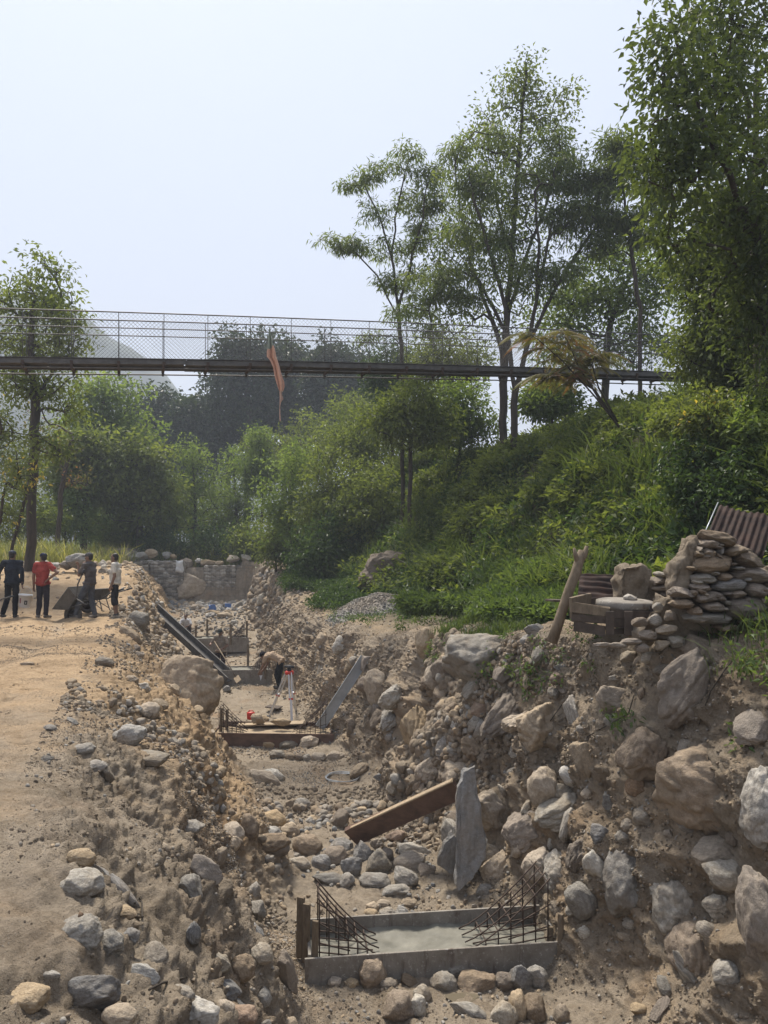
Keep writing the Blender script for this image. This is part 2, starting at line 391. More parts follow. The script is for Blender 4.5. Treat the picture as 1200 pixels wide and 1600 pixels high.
# soil colour: grey spoil near the camera, tree shade painted in; sand farther along
Yg, Xg = G[:, :, 1], G[:, :, 0] - C[:, None]
wob = fbm(np.stack([G[:, :, 0].ravel() * .5, Yg.ravel() * .5, 0 * Yg.ravel()], 1), 3, 41).reshape(ny, nu)
near_grey_shade = 1 - sm(Yg + wob * 2.2, 5.5, 12.0)
left = (Xg < .5)
ZN[:, :, 0] = np.where(left, ZN[:, :, 0] * (1 - .62 * near_grey_shade) + .9 * sm(Yg, 6.5, 11) * sm(Xg + .3 * wob, -3.4, -2.6) * (1 - sm(Xg + .5 * wob, -1.9, -.3)), ZN[:, :, 0])
ZN[:, :, 0] -= .42 * np.clip(RUT, 0, 1) * (.5 + .5 * np.clip(wob + .5, 0, 1))
ZN[:, :, 2] = np.maximum(ZN[:, :, 2], sm(Yg, 46, 52))
idx = np.arange(ny * nu).reshape(ny, nu)
Q = np.stack([idx[:-1, :-1], idx[:-1, 1:], idx[1:, 1:], idx[1:, :-1]], 2).reshape(-1, 4)
ground = mesh_np('ground', G.reshape(-1, 3), quads=Q, mat=M['soil'])
tag(ground, 'excavated sandy ground with path, trench, earth bank and hillside', None, None, 'structure')
va = ground.data.color_attributes.new('zone', 'FLOAT_COLOR', 'POINT')
va.data.foreach_set('color', np.concatenate([ZN.reshape(-1, 3), np.ones((ny * nu, 1))], 1).astype(np.float32).ravel())
# ray casting on a thinned copy of the ground
jy = np.where((ys > -6) & (ys < 400))[0][::2]; ju = np.arange(0, nu, 2)
Gs = G[np.ix_(jy, ju)]; ii = np.arange(len(jy) * len(ju)).reshape(len(jy), len(ju))
BVH = BVHTree.FromPolygons([tuple(v) for v in Gs.reshape(-1, 3).tolist()], np.stack([ii[:-1, :-1], ii[:-1, 1:], ii[1:, 1:], ii[1:, :-1]], 2).reshape(-1, 4).tolist())
CAMP = Vector((0, 0, EYE))
def hit(px, py):
    dv = Vector(((px - 600) / FPX, 1.0, (870 - py) / FPX)); h = BVH.ray_cast(CAMP, dv.normalized(), 3000)
    return (h[0], h[1]) if h[0] is not None else (P(px, py, 60), Vector((0, 0, 1)))
def drop(x, y):
    h = BVH.ray_cast(Vector((x, y, 60)), Vector((0, 0, -1)), 200)
    return h[0].z if h[0] is not None else 0.0
# cell areas, for scattering
dA = np.linalg.norm(np.cross(G[:-1, 1:] - G[:-1, :-1], G[1:, :-1] - G[:-1, :-1]), axis=2)
def sample(n, regs, y0, y1, seed, dens=None, maxpx=None):
    """n random points (pos, normal) on the ground in the given section regions"""
    r = np.random.default_rng(seed)
    w = dA * np.isin(REG[:-1], regs)[None] * ((ys[:-1] >= y0) & (ys[:-1] < y1))[:, None]
    if dens is not None: w = w * dens(G[:-1, :-1])
    w = w.ravel(); cs = np.cumsum(w); k = np.searchsorted(cs, r.random(n) * cs[-1]); i, j = k // (nu - 1), k % (nu - 1)
    a, b = r.random((n, 1)), r.random((n, 1))
    p = G[i, j] * (1 - a) * (1 - b) + G[i, j + 1] * a * (1 - b) + G[i + 1, j] * (1 - a) * b + G[i + 1, j + 1] * a * b
    return p, NRM[i, j]

# distant hazy mountain
mx = np.linspace(-1500, 700, 120); my = np.linspace(0, 1, 26)
zr = 1.0 * np.interp(mx, [-1500, -700, -480, -425, -347, -310, -262, -200, -130, 0, 300, 700], [200, 300, 330, 312, 292, 262, 224, 160, 110, 70, 40, 20])
MV = []
for v in my:
    prof = 1 - abs(v - .5) * 2
    MV.append(np.stack([mx * .6, 385 + 250 * v + 0 * mx, 3 + (zr * .6 - 3) * prof ** 0.8], 1))
MV = np.array(MV); mq = MV.reshape(-1, 3); mq[:, 2] += fbm(mq * .02, 4, 3) * 10 * np.minimum(1, mq[:, 2] / 60) - 1
mi = np.arange(len(mq)).reshape(26, 120)
mount = mesh_np('mountain', mq, quads=np.stack([mi[:-1, :-1], mi[:-1, 1:], mi[1:, 1:], mi[1:, :-1]], 2).reshape(-1, 4),
                mat=mat_simple('wooded_slope', (0.05, 0.07, 0.04), (0.03, 0.045, 0.03), 0.95, .02, bump=0.0))
tag(mount, 'distant wooded mountain ridge fading into blue haze', None, None, 'structure')
# ------------------------------------------------------------------ rocks
_ico = {}
def ico(sub):
    if sub not in _ico:
        bm = bmesh.new(); bmesh.ops.create_icosphere(bm, subdivisions=sub, radius=1.0)
        bm.verts.ensure_lookup_table(); bm.verts.index_update()
        _ico[sub] = (np.array([v.co[:] for v in bm.verts]), np.array([[v.index for v in f.verts] for f in bm.faces])); bm.free()
    return _ico[sub]
def rock_verts(seed, kind, sub=4):
    r = np.random.default_rng(seed); v, f = ico(sub); v = v.copy()
    if kind == 'round': nc, lo, hi, soft, amp = 7, .72, .95, .75, .10
    elif kind == 'slab': nc, lo, hi, soft, amp = 13, .55, .85, .97, .07
    elif kind == 'boulder': nc, lo, hi, soft, amp = 10, .58, .9, .85, .05
    else: nc, lo, hi, soft, amp = 13, .55, .88, .93, .09
    v = v + v * (fbm(v * 1.1 + seed, 3, seed % 50)[:, None] * (.16 if kind == 'round' else .22))
    for k in range(nc):
        n = r.normal(size=3); n /= np.linalg.norm(n); dd = r.uniform(lo, hi)
        ex = np.maximum(0, v @ n - dd); v = v - ex[:, None] * n * soft
    if kind != 'round':          # a broken notch or two
        for k in range(3):
            n = r.normal(size=3); n /= np.linalg.norm(n); cc = n * r.uniform(.85, 1.15)
            dist = np.linalg.norm(v - cc, axis=1); v = v - n * (np.maximum(0, .45 - dist) * .55)[:, None]
    if kind == 'boulder': v = v - v * (.10 * np.maximum(0, .16 - np.abs(noise(v * np.array([1.3, 1.3, 2.4]) + seed, 31)))[:, None] / .16)
    nn = v / np.linalg.norm(v, axis=1)[:, None]
    v = v + nn * (amp * .8 * fbm(v * 2.6 + seed, 4, 60 + seed % 40))[:, None]
    if sub >= 4: v = v + nn * (.022 * fbm(v * 11 + seed, 3, 80))[:, None] - nn * (.03 * np.maximum(0, .12 - np.abs(noise(v * 2.1 + seed, 7)))[:, None] / .12)
    v -= (v.max(0) + v.min(0)) / 2
    return v / (v.max(0) - v.min(0)) * 2, f
ROCK = {}
def rock_mesh(kind, k, mat, big=False):
    key = (kind, k, mat, big)
    if key not in ROCK:
        v, f = rock_verts(100 + k * 7 + {'round': 0, 'angular': 1, 'slab': 2, 'boulder': 3}[kind], kind, 5 if big else 4)
        o = mesh_np('rock', v, tris=f, mat=M[mat], link=False); ROCK[key] = o.data; bpy.data.objects.remove(o)
    return ROCK[key]
_rk = [0]
def place_rock(px, py, w, h, roll, mat, kind, label, name='rock', group=None, D=None, depth=None, fwd=.28, cat=None):
    """a rock that shows at a place on the banks: found by a ray onto the ground, then set in the soil"""
    _rk[0] += 1
    if D is None:
        pt, n = hit(px, py + .30 * h); D = pt.y + fwd * w / FPX * pt.y
    c = P(px, py, D); sx, sz = w / FPX * D / 2, h / FPX * D / 2
    big = w * h > 3600
    if big and kind == 'angular': kind = 'boulder'
    o = bpy.data.objects.new(name, rock_mesh(kind, _rk[0] % 9 if not big else 20 + _rk[0] % 11, mat, big)); COL.objects.link(o)
    o.location = c; o.scale = (sx, (depth or (sx + sz) * .5 if kind != 'slab' else min(sx, sz) * .9), sz)
    o.rotation_euler = (random.uniform(-.12, .12), R(roll), random.uniform(-.1, .1))
    return tag(o, label, cat or ('boulder' if name == 'boulder' else 'rock'), group)

ROCKS = '''
126 1458 70 55 6 grey round|smooth round grey boulder with a small brown pebble resting on top
171 1475 48 40 12 band angular|angular banded stone tucked against the round boulder that carries a pebble
181 1385 100 25 47 slate slab|long dark grey log shaped stone lying downhill on the left bank
129 1379 68 44 -4 grey angular|blocky grey tan stone at the head of the log shaped stone
127 1342 46 32 6 tan round|pale tan stone above the blocky grey tan stone by the path edge
325 1360 56 44 18 brown angular|lone brown grey wedge stone on the grey spoil slope
192 1425 48 21 6 tan round|tan brown bun shaped stone under the foot of the log shaped stone
196 1446 62 18 -3 tan slab|thin tan flat stone between the bun shaped stone and the round boulder
131 1556 116 74 -14 slate slab|large purple grey flat slab lying at the bottom left corner
42 1562 68 42 -4 tan round|tan rounded stone at the bottom left edge beside the purple grey slab
54 1527 84 26 -4 grey slab|half buried long grey stone above the tan rounded stone at the bottom left edge
310 1583 68 42 0 pale angular|pale flat topped stone at the bottom edge beside the orange stone
377 1588 52 36 0 rust round|orange stone at the bottom edge of the spoil heap
187 1588 56 36 8 tan round|ochre stone at the bottom edge below the purple grey slab
229 1521 48 32 10 pale angular|pale streaked stone right of the purple grey slab
287 1554 38 26 10 grey angular|grey wedge stone above the pale flat topped stone
204 1464 28 28 25 slate angular|small dark grey stone right of the banded stone
354 1548 46 32 30 slate angular|grey streaked stone standing above the orange stone
292 1292 52 26 8 grey angular|light grey split stone on the crest of the grey spoil slope
362 1306 40 44 30 tan angular|tan brown block leaning on the bank above the lone wedge stone
390 1294 30 48 -12 brown round|upright brown stone next to the tan brown block on the bank
431 1325 44 35 -5 brown round|dark brown round stone at the left end of the trench rock pile
480 1323 48 38 12 brown round|brown grey cobble behind the dark brown round stone in the trench
425 1281 48 32 6 tan round|smooth orange tan cobble above the trench rock pile
454 1297 32 26 0 tan round|pale tan cobble beside the smooth orange tan cobble
423 1301 34 20 6 pale round|flat pale cobble under the smooth orange tan cobble
337 1236 40 22 12 tan slab|flat tan stone on the tan scree of the left bank
343 1207 22 20 0 tan round|small tan stone above the flat tan stone of the scree
417 1219 62 28 28 tan slab|long tan slab sliding down the scree below the second footing
423 1213 46 26 22 pale slab|pale slab above the long tan slab on the scree
377 1512 46 40 15 brown angular|jagged dark lump in the grey spoil near the front formwork
448 1522 28 72 -16 brown slab|tall mud caked stone beside the left stakes of the front footing
412 1558 24 30 -8 pale round|small pale egg shaped stone below the jagged dark lump
147 1198 44 22 -10 grey round|oblong grey stone on mud at the path edge
131 1171 36 20 -5 grey round|flattish grey stone above the oblong grey stone at the path edge
204 1149 50 38 -14 grey round|smooth grey boulder half sunk in dark mud beside the path
230 1186 66 24 4 grey round|long grey stone buried below the smooth boulder in dark mud
233 1113 38 32 -12 tan round|tan brown stone in the gully left of the giant tan boulder
215 1108 16 12 0 pale round|small pale stone above the tan brown stone in the gully
163 1035 30 18 6 grey round|dusty grey stone at the path edge level with the giant tan boulder
42 1038 24 8 0 tan slab|flat tan stone lying alone on the sandy path
270 1158 20 12 0 grey slab|upper stone of the two stacked below the giant tan boulder
272 1168 22 12 0 brown slab|lower stone of the two stacked below the giant tan boulder
216 970 34 32 20 grey round|weathered stone on the bank below the person in the white shirt
122 877 36 24 -8 pale angular|pale topped boulder at the far end of the path
103 884 22 14 0 brown angular|dark boulder left of the pale topped boulder at the far end of the path
262 1042 26 14 10 tan slab|tan stone above the top of the giant tan boulder
205 1062 24 14 0 tan round|dusty tan stone on the bank left of the giant tan boulder
533 1323 42 28 0 slate angular|blue grey block at the foot of the red brown beam
567 1334 32 36 15 slate angular|dark blue grey stone below the foot of the red brown beam
468 1349 38 22 8 grey round|low grey stone in front of the brown grey cobble
503 1348 34 28 20 slate round|slate coloured stone in the middle of the trench rock pile
523 1339 42 34 0 brown round|brown domed stone above the slate coloured stone of the trench pile
550 1356 34 36 -10 slate angular|faceted blue grey stone right of the brown domed stone
512 1374 50 24 4 grey angular|light grey wedge at the front of the trench rock pile
543 1377 24 26 20 grey angular|upright grey stone right of the light grey wedge
593 1350 40 40 35 grey angular|grey green slanted stone below the beam
585 1378 52 30 4 grey round|broad light grey stone in the middle front of the trench pile
640 1347 52 32 -6 tan round|big tan grey boulder left of the tall slate slab
648 1329 58 28 6 grey angular|grey boulder behind the big tan grey boulder
633 1374 42 34 22 band angular|slanted banded stone in front of the big tan grey boulder
617 1393 50 22 -4 grey angular|flat grey stone at the front right of the trench pile
590 1319 22 20 -20 tan angular|small tan stone against the underside of the beam
617 1309 34 24 -20 rust angular|reddish brown stone under the beam
604 1337 24 26 0 brown angular|brown stone between the reddish stone and the tan grey boulder
667 1360 28 22 0 brown angular|brown rubble stone at the foot of the tall slate slab
640 1413 30 18 6 tan round|yellow brown cobble behind the back board of the front footing
628 1426 20 22 0 pale angular|white pointed stone behind the back board of the front footing
582 1417 22 16 0 tan round|tan cobble left of the white pointed stone
606 1426 28 18 0 grey round|grey cobble beside the white pointed stone
580 1428 24 16 10 tan round|tan flat cobble at the edge of the back board
598 1412 24 14 0 tan round|cobble behind the tan and grey cobbles at the back board
532 1281 26 32 10 brown round|dark upright stone alone on the trench floor
472 1257 28 20 10 grey round|grey cobble on the trench floor below the wire ring
600 1214 34 20 6 slate slab|flat blue grey stone right of the wire ring
616 1228 22 32 30 pale angular|pale standing stone right of the wire ring
713 1203 56 38 -14 tan angular|tan brown boulder above the upper end of the beam
694 1165 24 40 28 slate slab|grey standing sliver of slate on the right bank above the beam
712 1172 28 30 -40 grey slab|second grey sliver leaning beside the standing sliver of slate
673 1200 22 16 0 pale round|small pale stone left of the tan brown boulder
757 1391 30 22 -10 grey round|grey stone half sunk right of the tall slate slab
712 1515 44 34 -6 grey round|smooth round grey stone against the front board of the near footing
693 1537 44 36 20 grey round|smooth grey stone left of the round one against the front board
745 1537 62 40 -8 brown angular|broad brown hollowed boulder in front of the near footing
788 1535 34 34 10 brown round|brown stone right of the broad hollowed boulder
817 1495 40 23 6 tan angular|tan stone perched on top of two upright stones by the footing
814 1529 36 48 20 slate angular|pointed purple grey stone carrying the perched tan stone
842 1528 30 42 -25 grey angular|grey stone leaning beside the pointed purple grey stone
810 1573 28 52 -8 tan round|long tan stone standing at the bottom edge under the pointed stone
788 1586 44 46 12 grey round|grey boulder at the bottom edge beside the puddle
836 1579 36 48 -20 brown round|brown long boulder at the bottom edge right of the long tan stone
877 1587 26 34 0 tan round|tan boulder at the bottom edge nearest the right wall
733 1582 66 30 28 grey slab|mud covered slab at the bottom edge left of the puddle
582 1522 46 56 0 brown round|mud smeared boulder leaning against the front board of the near footing
607 1538 28 18 0 tan round|small tan stone at the foot of the mud smeared boulder
640 1533 30 24 18 brown angular|brown grey stone between the smeared boulder and the smooth grey stone
660 1552 30 28 0 grey round|grey round stone below the brown grey stone at the footing
624 1576 50 58 10 brown angular|mud coated block at the bottom edge below the smeared boulder
654 1575 26 44 -12 pale angular|pale stone standing right of the mud coated block
523 1535 22 15 0 tan round|orange tan pebble stone at the left foot of the near footing
550 1537 24 16 0 tan angular|tan chip beside the orange tan pebble stone
1100 1228 158 134 16 brown angular|huge brown grey boulder jutting from the right wall
1192 1258 60 130 8 band round|pale banded boulder cut by the right frame edge
976 1380 70 110 4 grey round|tall smooth grey brown boulder set upright in the right wall
1054 1418 78 112 -14 band round|big finely banded boulder beside the tall smooth one
1124 1420 40 48 -30 band angular|black and white speckled stone right of the banded boulder
1105 1453 34 26 30 band round|striped stone below the speckled stone
1086 1533 122 42 52 band slab|long striped slab sticking diagonally out of the right wall base
990 1440 36 26 -6 pale round|smooth pale stone under the tall smooth boulder
977 1308 32 26 10 pale round|white stone above the tall smooth boulder
938 1302 34 30 0 slate angular|bluish stone left of the white stone in the right wall
1012 1274 52 36 6 grey angular|grey tan stone under the left edge of the huge boulder
895 1213 48 34 18 pale round|pale stone with dark stripes jutting from the right wall
883 1243 38 40 0 grey angular|grey stone directly beneath the pale dark striped stone
914 1188 38 70 -16 tan angular|tall buff stone right of the pale dark striped stone
993 1229 30 34 10 rust round|dull red stone in the right wall beside the huge boulder
953 1258 24 46 -24 grey slab|narrow grey stone standing in the right wall soil
930 1357 36 70 -22 pale angular|buff streaked stone left of the tall smooth boulder
913 1403 26 18 -30 pale round|white cobble below the buff streaked stone
862 1318 15 20 0 pale round|white egg shaped pebble alone on the bare right slope
845 1245 26 56 -18 grey slab|flat grey stone flush in the bare right slope
860 1231 14 36 10 slate slab|thin bluish stone right of the flush flat stone
1188 1436 62 160 -8 brown round|tall buff boulder cut by the right frame edge near the bottom
1140 1525 20 16 0 pale round|white pebble stone right of the long striped slab
1000 1578 28 20 20 tan angular|yellowish stone low in the right wall by the bottom edge
978 1464 32 18 8 tan angular|buff chip under the smooth pale stone
1077 1286 44 36 30 band round|swirled banded stone under the huge boulder
1120 1307 50 18 6 brown slab|dark flat stone in the hollow under the huge boulder
981 1288 24 20 0 grey round|grey cobble on top of the white stone
1045 1303 20 14 30 tan angular|yellowish chip in the soil under the huge boulder
871 1417 26 22 -20 tan angular|ochre lump behind the right stake of the near footing
913 1455 22 22 0 pale round|chalky stone right of the right stake of the near footing
752 1036 122 96 4 grey angular|very large pale grey creased boulder at the lip of the right bank
684 1057 42 46 20 tan round|dusty boulder left of the very large creased boulder
663 1006 30 52 0 tan angular|upright dusty stone in the lip of the right bank
754 1105 42 42 -6 rust round|orange topped boulder beneath the very large creased boulder
842 1134 78 84 12 tan angular|big pale topped boulder in the middle of the right bank
881 1043 32 18 8 slate slab|dark flat stone of the small stack below the plank box
875 1059 36 24 -4 rust angular|reddish brown stone under the dark flat stone
886 1078 24 12 0 brown angular|lowest small stone under the reddish brown stone
839 984 42 20 2 slate slab|dark slab on the terrace edge left of the leaning post
823 1000 22 18 -10 slate round|dark cobble under the dark slab on the terrace edge
820 1015 14 14 0 grey round|small grey stone under the dark cobble at the lip
713 1130 22 16 -38 pale slab|pale sliver on the slope below the orange topped boulder
808 1168 22 38 24 grey angular|grey pale stone low left of the big pale topped boulder
592 1075 48 66 -26 tan angular|tan grey boulder right of the leaning metal sheet
531 1008 24 30 10 pale round|pale upright stone under the gravel heap
503 1002 20 28 8 tan round|tan upright stone left of the pale one under the gravel heap
545 1041 18 24 0 tan angular|tan stone in the bank left of the leaning metal sheet
409 936 14 22 15 pale round|pale stone jutting from the far right bank by the gabion
550 1137 18 30 0 brown slab|brown slab behind the right end of the second footing
608 1153 14 14 0 slate round|small dark stone on the right slope by the second footing
960 1096 64 52 16 tan angular|big tan brown boulder in the bank below the plank box
973 1060 48 16 -2 grey slab|flat grey ledge stone above the big tan brown boulder
947 997 60 12 -4 grey slab|thin grey ledge stone under the plank box front
1017 1027 34 18 -8 pale round|rough pale stone in the bank under the stone wall
1047 1046 52 30 -20 grey slab|slanting grey stone in the bank under the stone wall
1090 1013 50 40 10 brown angular|brown stone under the front foot of the stone wall
1083 985 32 22 0 brown round|brown stone wedged at the base of the stone wall
912 1138 24 18 0 grey round|grey stone in the bank between the two big tan boulders
985 1028 30 24 10 grey angular|grey stone in the mud bank left of the rough pale stone
1052 985 30 20 -10 brown angular|upright brown stone on the ledge beside the plank box
420 1163 27 19 4 tan round|left one of the three cobbles lying against the second footing board
450 1165 33 17 -4 grey round|middle one of the three cobbles lying against the second footing board
482 1161 35 23 -12 tan round|right one of the three cobbles lying against the second footing board
433 1180 26 18 0 grey round|leftmost cobble of the row on the soil step below the second footing
453 1183 16 14 0 tan round|second cobble from the left on the soil step below the second footing
468 1183 16 14 0 brown round|third cobble from the left on the soil step below the second footing
480 1184 14 14 0 grey round|fourth cobble from the left on the soil step below the second footing
498 1183 26 15 6 tan round|fifth cobble from the left on the soil step below the second footing
523 1182 34 19 -4 tan round|big end cobble of the row on the soil step below the second footing
410 1125 20 16 0 tan angular|pale tan stone beside the red container
437 1128 16 12 -10 grey round|grey stone right of the red container
302 918 50 48 -6 tan angular|very big tan boulder fallen through the gabion wall
270 938 40 14 -6 tan round|long flat boulder at the gabion foot left of the very big one
290 883 24 22 -10 brown round|brown boulder on top of the gabion wall beside a white cloth
331 958 24 12 -14 tan slab|tan slab in the rubble below the gabion by the blue plastic
352 962 26 12 6 tan round|tan boulder right of the tan slab in the gabion rubble
366 972 12 8 0 pale round|white stone in the gabion rubble nearest the right bank
345 943 12 8 0 pale round|pale stone between the two blue plastic scraps
355 1078 14 14 -20 slate slab|dark stone at the chute foot beside the third beam
413 1063 15 15 0 tan round|tan cobble leaning on the third beam
'''
for ln in ROCKS.strip().splitlines():
    a, label = ln.split('|'); a = a.split(); w, h = float(a[2]), float(a[3])
    nm = 'boulder' if w * h > 1900 or 'boulder' in label else 'rock'
    place_rock(float(a[0]), float(a[1]), w, h, float(a[4]), a[5], a[6], label, nm, D=27.5 if 'end of the path' in label else None)
# the giant tan boulder in the left bank, and the mossy one on the hillside foot
gb = place_rock(291, 1082, 112, 122, 14, 'gold', 'boulder', 'giant tan boulder bulging from the left bank above the trench', 'boulder', D=14.6, depth=.62)
place_rock(272, 1080, 22, 14, 0, 'pale', 'slab', 'small pale flat stone lodged on the face of the giant tan boulder', 'rock', D=13.95)
place_rock(126, 1428.5, 9, 8, 0, 'rust', 'angular', 'small brown pebble resting on the smooth round boulder', 'pebble', D=hit(126, 1470)[0].y, cat='pebble')
place_rock(612, 899, 112, 78, -6, 'moss', 'boulder', 'big dark brown lichen covered boulder at the foot of the green hillside', 'boulder', depth=.8)
for k, (px, py, w, h) in enumerate([(223, 869, 26, 14), (236, 866, 22, 17), (261, 868, 14, 12), (270, 870, 12, 9), (205, 872, 14, 8), (325, 879, 24, 10), (311, 876, 12, 8), (364, 873, 22, 12), (385, 872, 16, 12), (343, 880, 14, 8)]):
    place_rock(px, py, w, h, 0, ['pale', 'tan'][k % 2], 'angular', 'pale stone lying along the top of the gabion wall', 'rock', 'stones along the gabion top', D=44.9)

# further loose stones one can count: the largest of the scatter
def scatter_rocks(n, regs, y0, y1, smin, smax, mats, label, group, seed, dens=None, sink=.2, name='rock'):
    p, nr = sample(n, regs, y0, y1, seed, dens); r = np.random.default_rng(seed)
    for i in range(n):
        mat = mats[r.integers(len(mats))]; s = smin * (smax / smin) ** (r.random() ** 1.6) / 2
        o = bpy.data.objects.new(name, rock_mesh('boulder', 20 + i % 9, mat, True) if name == 'boulder' else rock_mesh(['round', 'angular', 'angular'][r.integers(3)], int(r.integers(9)), mat)); COL.objects.link(o)
        o.scale = (s * r.uniform(.9, 1.3), s * r.uniform(.8, 1.1), s * r.uniform(.55, .85))
        o.location = Vector(p[i]) + Vector(nr[i]) * s * (.45 - sink); o.rotation_euler = Vector(nr[i]).to_track_quat('Z', 'X').to_euler()
        o.rotation_euler.rotate_axis('Z', r.uniform(0, 6.28))
        tag(o, label, name, group)
infr = lambda g: (np.abs(g[..., 0]) < g[..., 1] * .52) & (g[..., 1] * .62 > EYE - g[..., 2])
scatter_rocks(26, [3, 4, 5, 6], 3, 9, .10, .24, ['grey', 'band', 'tan', 'slate'], 'dusty loose stone half buried in the grey spoil bank', 'loose stones on the near left bank', 51, infr)
scatter_rocks(40, [4, 5, 6], 9, 24, .16, .5, ['tan', 'tan', 'pale', 'brown'], 'tan stone lying in the sandy scree of the left bank', 'stones of the sandy left scree', 52, infr)
scatter_rocks(58, [9, 10], 5.5, 13, .13, .46, ['grey', 'brown', 'tan', 'band'], 'dusty stone embedded in the cut soil of the right wall', 'stones embedded in the right wall', 53, infr)
scatter_rocks(20, [9, 10], 6, 15, .42, .85, ['brown', 'tan', 'grey', 'brown'], 'dusty boulder half buried in the cut face of the right bank', 'boulders in the right bank', 57, infr, .38, 'boulder')
scatter_rocks(24, [8, 9, 10], 13, 40, .2, .6, ['tan', 'brown', 'grey'], 'brown dusted stone embedded in the far part of the right bank', 'stones in the far right bank', 54, infr)
scatter_rocks(14, [7], 38.5, 43.5, .25, .8, ['grey', 'tan', 'slate', 'pale'], 'grey rubble stone heaped below the gabion wall', 'rubble below the gabion', 55, infr)
scatter_rocks(10, [1, 2], 26, 31, .2, .6, ['tan', 'pale'], 'pale stone along the mound at the far end of the path', 'stones at the path end', 56, lambda g: infr(g) & (g[..., 0] > -14.6))

for k, (px, py, w, h, rl) in enumerate([(1000, 972, 26, 16, 0), (1024, 968, 22, 20, 20), (1040, 985, 34, 18, -8), (1012, 992, 30, 16, 6), (985, 1003, 36, 12, 0), (1058, 1003, 30, 20, 10), (1034, 1008, 28, 16, -12), (1003, 1012, 24, 14, 0), (1048, 962, 20, 18, 0), (1028, 948, 16, 14, 10), (965, 1008, 34, 9, 4), (940, 1008, 30, 9, 0)]):
    place_rock(px, py, w, h, rl, ['brown', 'grey', 'tan', 'brown'][k % 4], ['angular', 'round', 'slab'][k % 3], 'dusty stone in the slumped mud between the plank box and the dry stone wall', 'rock', 'stones in the slumped mud', D=7.66 - .012 * (py - 950) / 10)
# rubble and grit too many to count
def scatter_mesh(name, label, specs, sub, mats, nb=10, smooth=True):
    VV, FF, MI, n0 = [], [], [], 0
    bases = [rock_verts(400 + k, ['round', 'angular', 'angular'][k % 3], sub) for k in range(nb)]
    for (p, nr, size, mi, seed) in specs:
        r = np.random.default_rng(seed); n = len(p)
        e = r.normal(size=(n, 4)); e /= np.linalg.norm(e, axis=1)[:, None]; w, x, y, z = e.T
        Rm = np.stack([1 - 2 * (y * y + z * z), 2 * (x * y - z * w), 2 * (x * z + y * w), 2 * (x * y + z * w), 1 - 2 * (x * x + z * z), 2 * (y * z - x * w),
                       2 * (x * z - y * w), 2 * (y * z + x * w), 1 - 2 * (x * x + y * y)], 1).reshape(n, 3, 3)
        S = size[:, None] * r.uniform(.6, 1.2, (n, 3)) / 2; kb = r.integers(nb, size=n); mm = r.choice(mi, n)
        for b in range(nb):
            s = np.where(kb == b)[0]
            if not len(s): continue
            v, f = bases[b]
            vv = np.einsum('nij,nvj->nvi', Rm[s], v[None] * S[s][:, None, :]) + (p[s] + nr[s] * (size[s] * .12)[:, None])[:, None, :]
            VV.append(vv.reshape(-1, 3)); FF.append((f[None] + (np.arange(len(s)) * len(v))[:, None, None] + n0).reshape(-1, 3)); n0 += len(s) * len(v)
            MI.append(np.repeat(mm[s], len(f)))
    o = mesh_np(name, np.concatenate(VV), tris=np.concatenate(FF), mat=[M[m] for m in mats], smooth=smooth)
    o.data.polygons.foreach_set('material_index', np.concatenate(MI).astype(np.int32))
    return tag(o, label, None, None, 'stuff')
def sizes(n, a, b, seed, pw=2.2): return a * (b / a) ** (np.random.default_rng(seed).random(n) ** pw)
mats6 = ['grey_st', 'tan_st', 'brown_st', 'slate_st', 'pale_st', 'soil']
def mat_stone_many(name, a, b):
    t = NT(name); p = t.pos(); n = t.noise(p, 3.2, 4, .7); n2 = t.noise(p, 40, 5, .7)
    c = t.mix(t.mapr(n, .3, .7), a, b); c = t.mix(t.mapr(n2, .4, .62, .6, 0), c, t.mix(1.0, c, (.5, .47, .43), 'MULTIPLY'))
    c = t.mix(t.mapr(t.noise(p, 1.4, 3), .4, .6, 0, .5), c, (.24, .19, .135))
    return t.sets(c, .9, t.bump(n2, .5, .015), .2)
for k, a, b in (('grey', (.20, .19, .17), (.34, .325, .295)), ('tan', (.32, .24, .155), (.44, .35, .24)), ('brown', (.16, .125, .09), (.27, .215, .16)), ('slate', (.12, .125, .13), (.23, .235, .235)), ('pale', (.36, .34, .30), (.52, .49, .44))):
    M[k + '_st'] = mat_stone_many(k + '_stones', a, b)
def sp(n, regs, y0, y1, a, b, mi, seed, dens=infr, pw=2.2):
    p, nr = sample(n, regs, y0, y1, seed, dens); return (p, nr, sizes(n, a, b, seed, pw), mi, seed)
lump = lambda lo: (lambda g: infr(g) * np.clip(fbm(g.reshape(-1, 3) * .9, 2, 77).reshape(g.shape[:-1]) + lo, 0.04, 1))
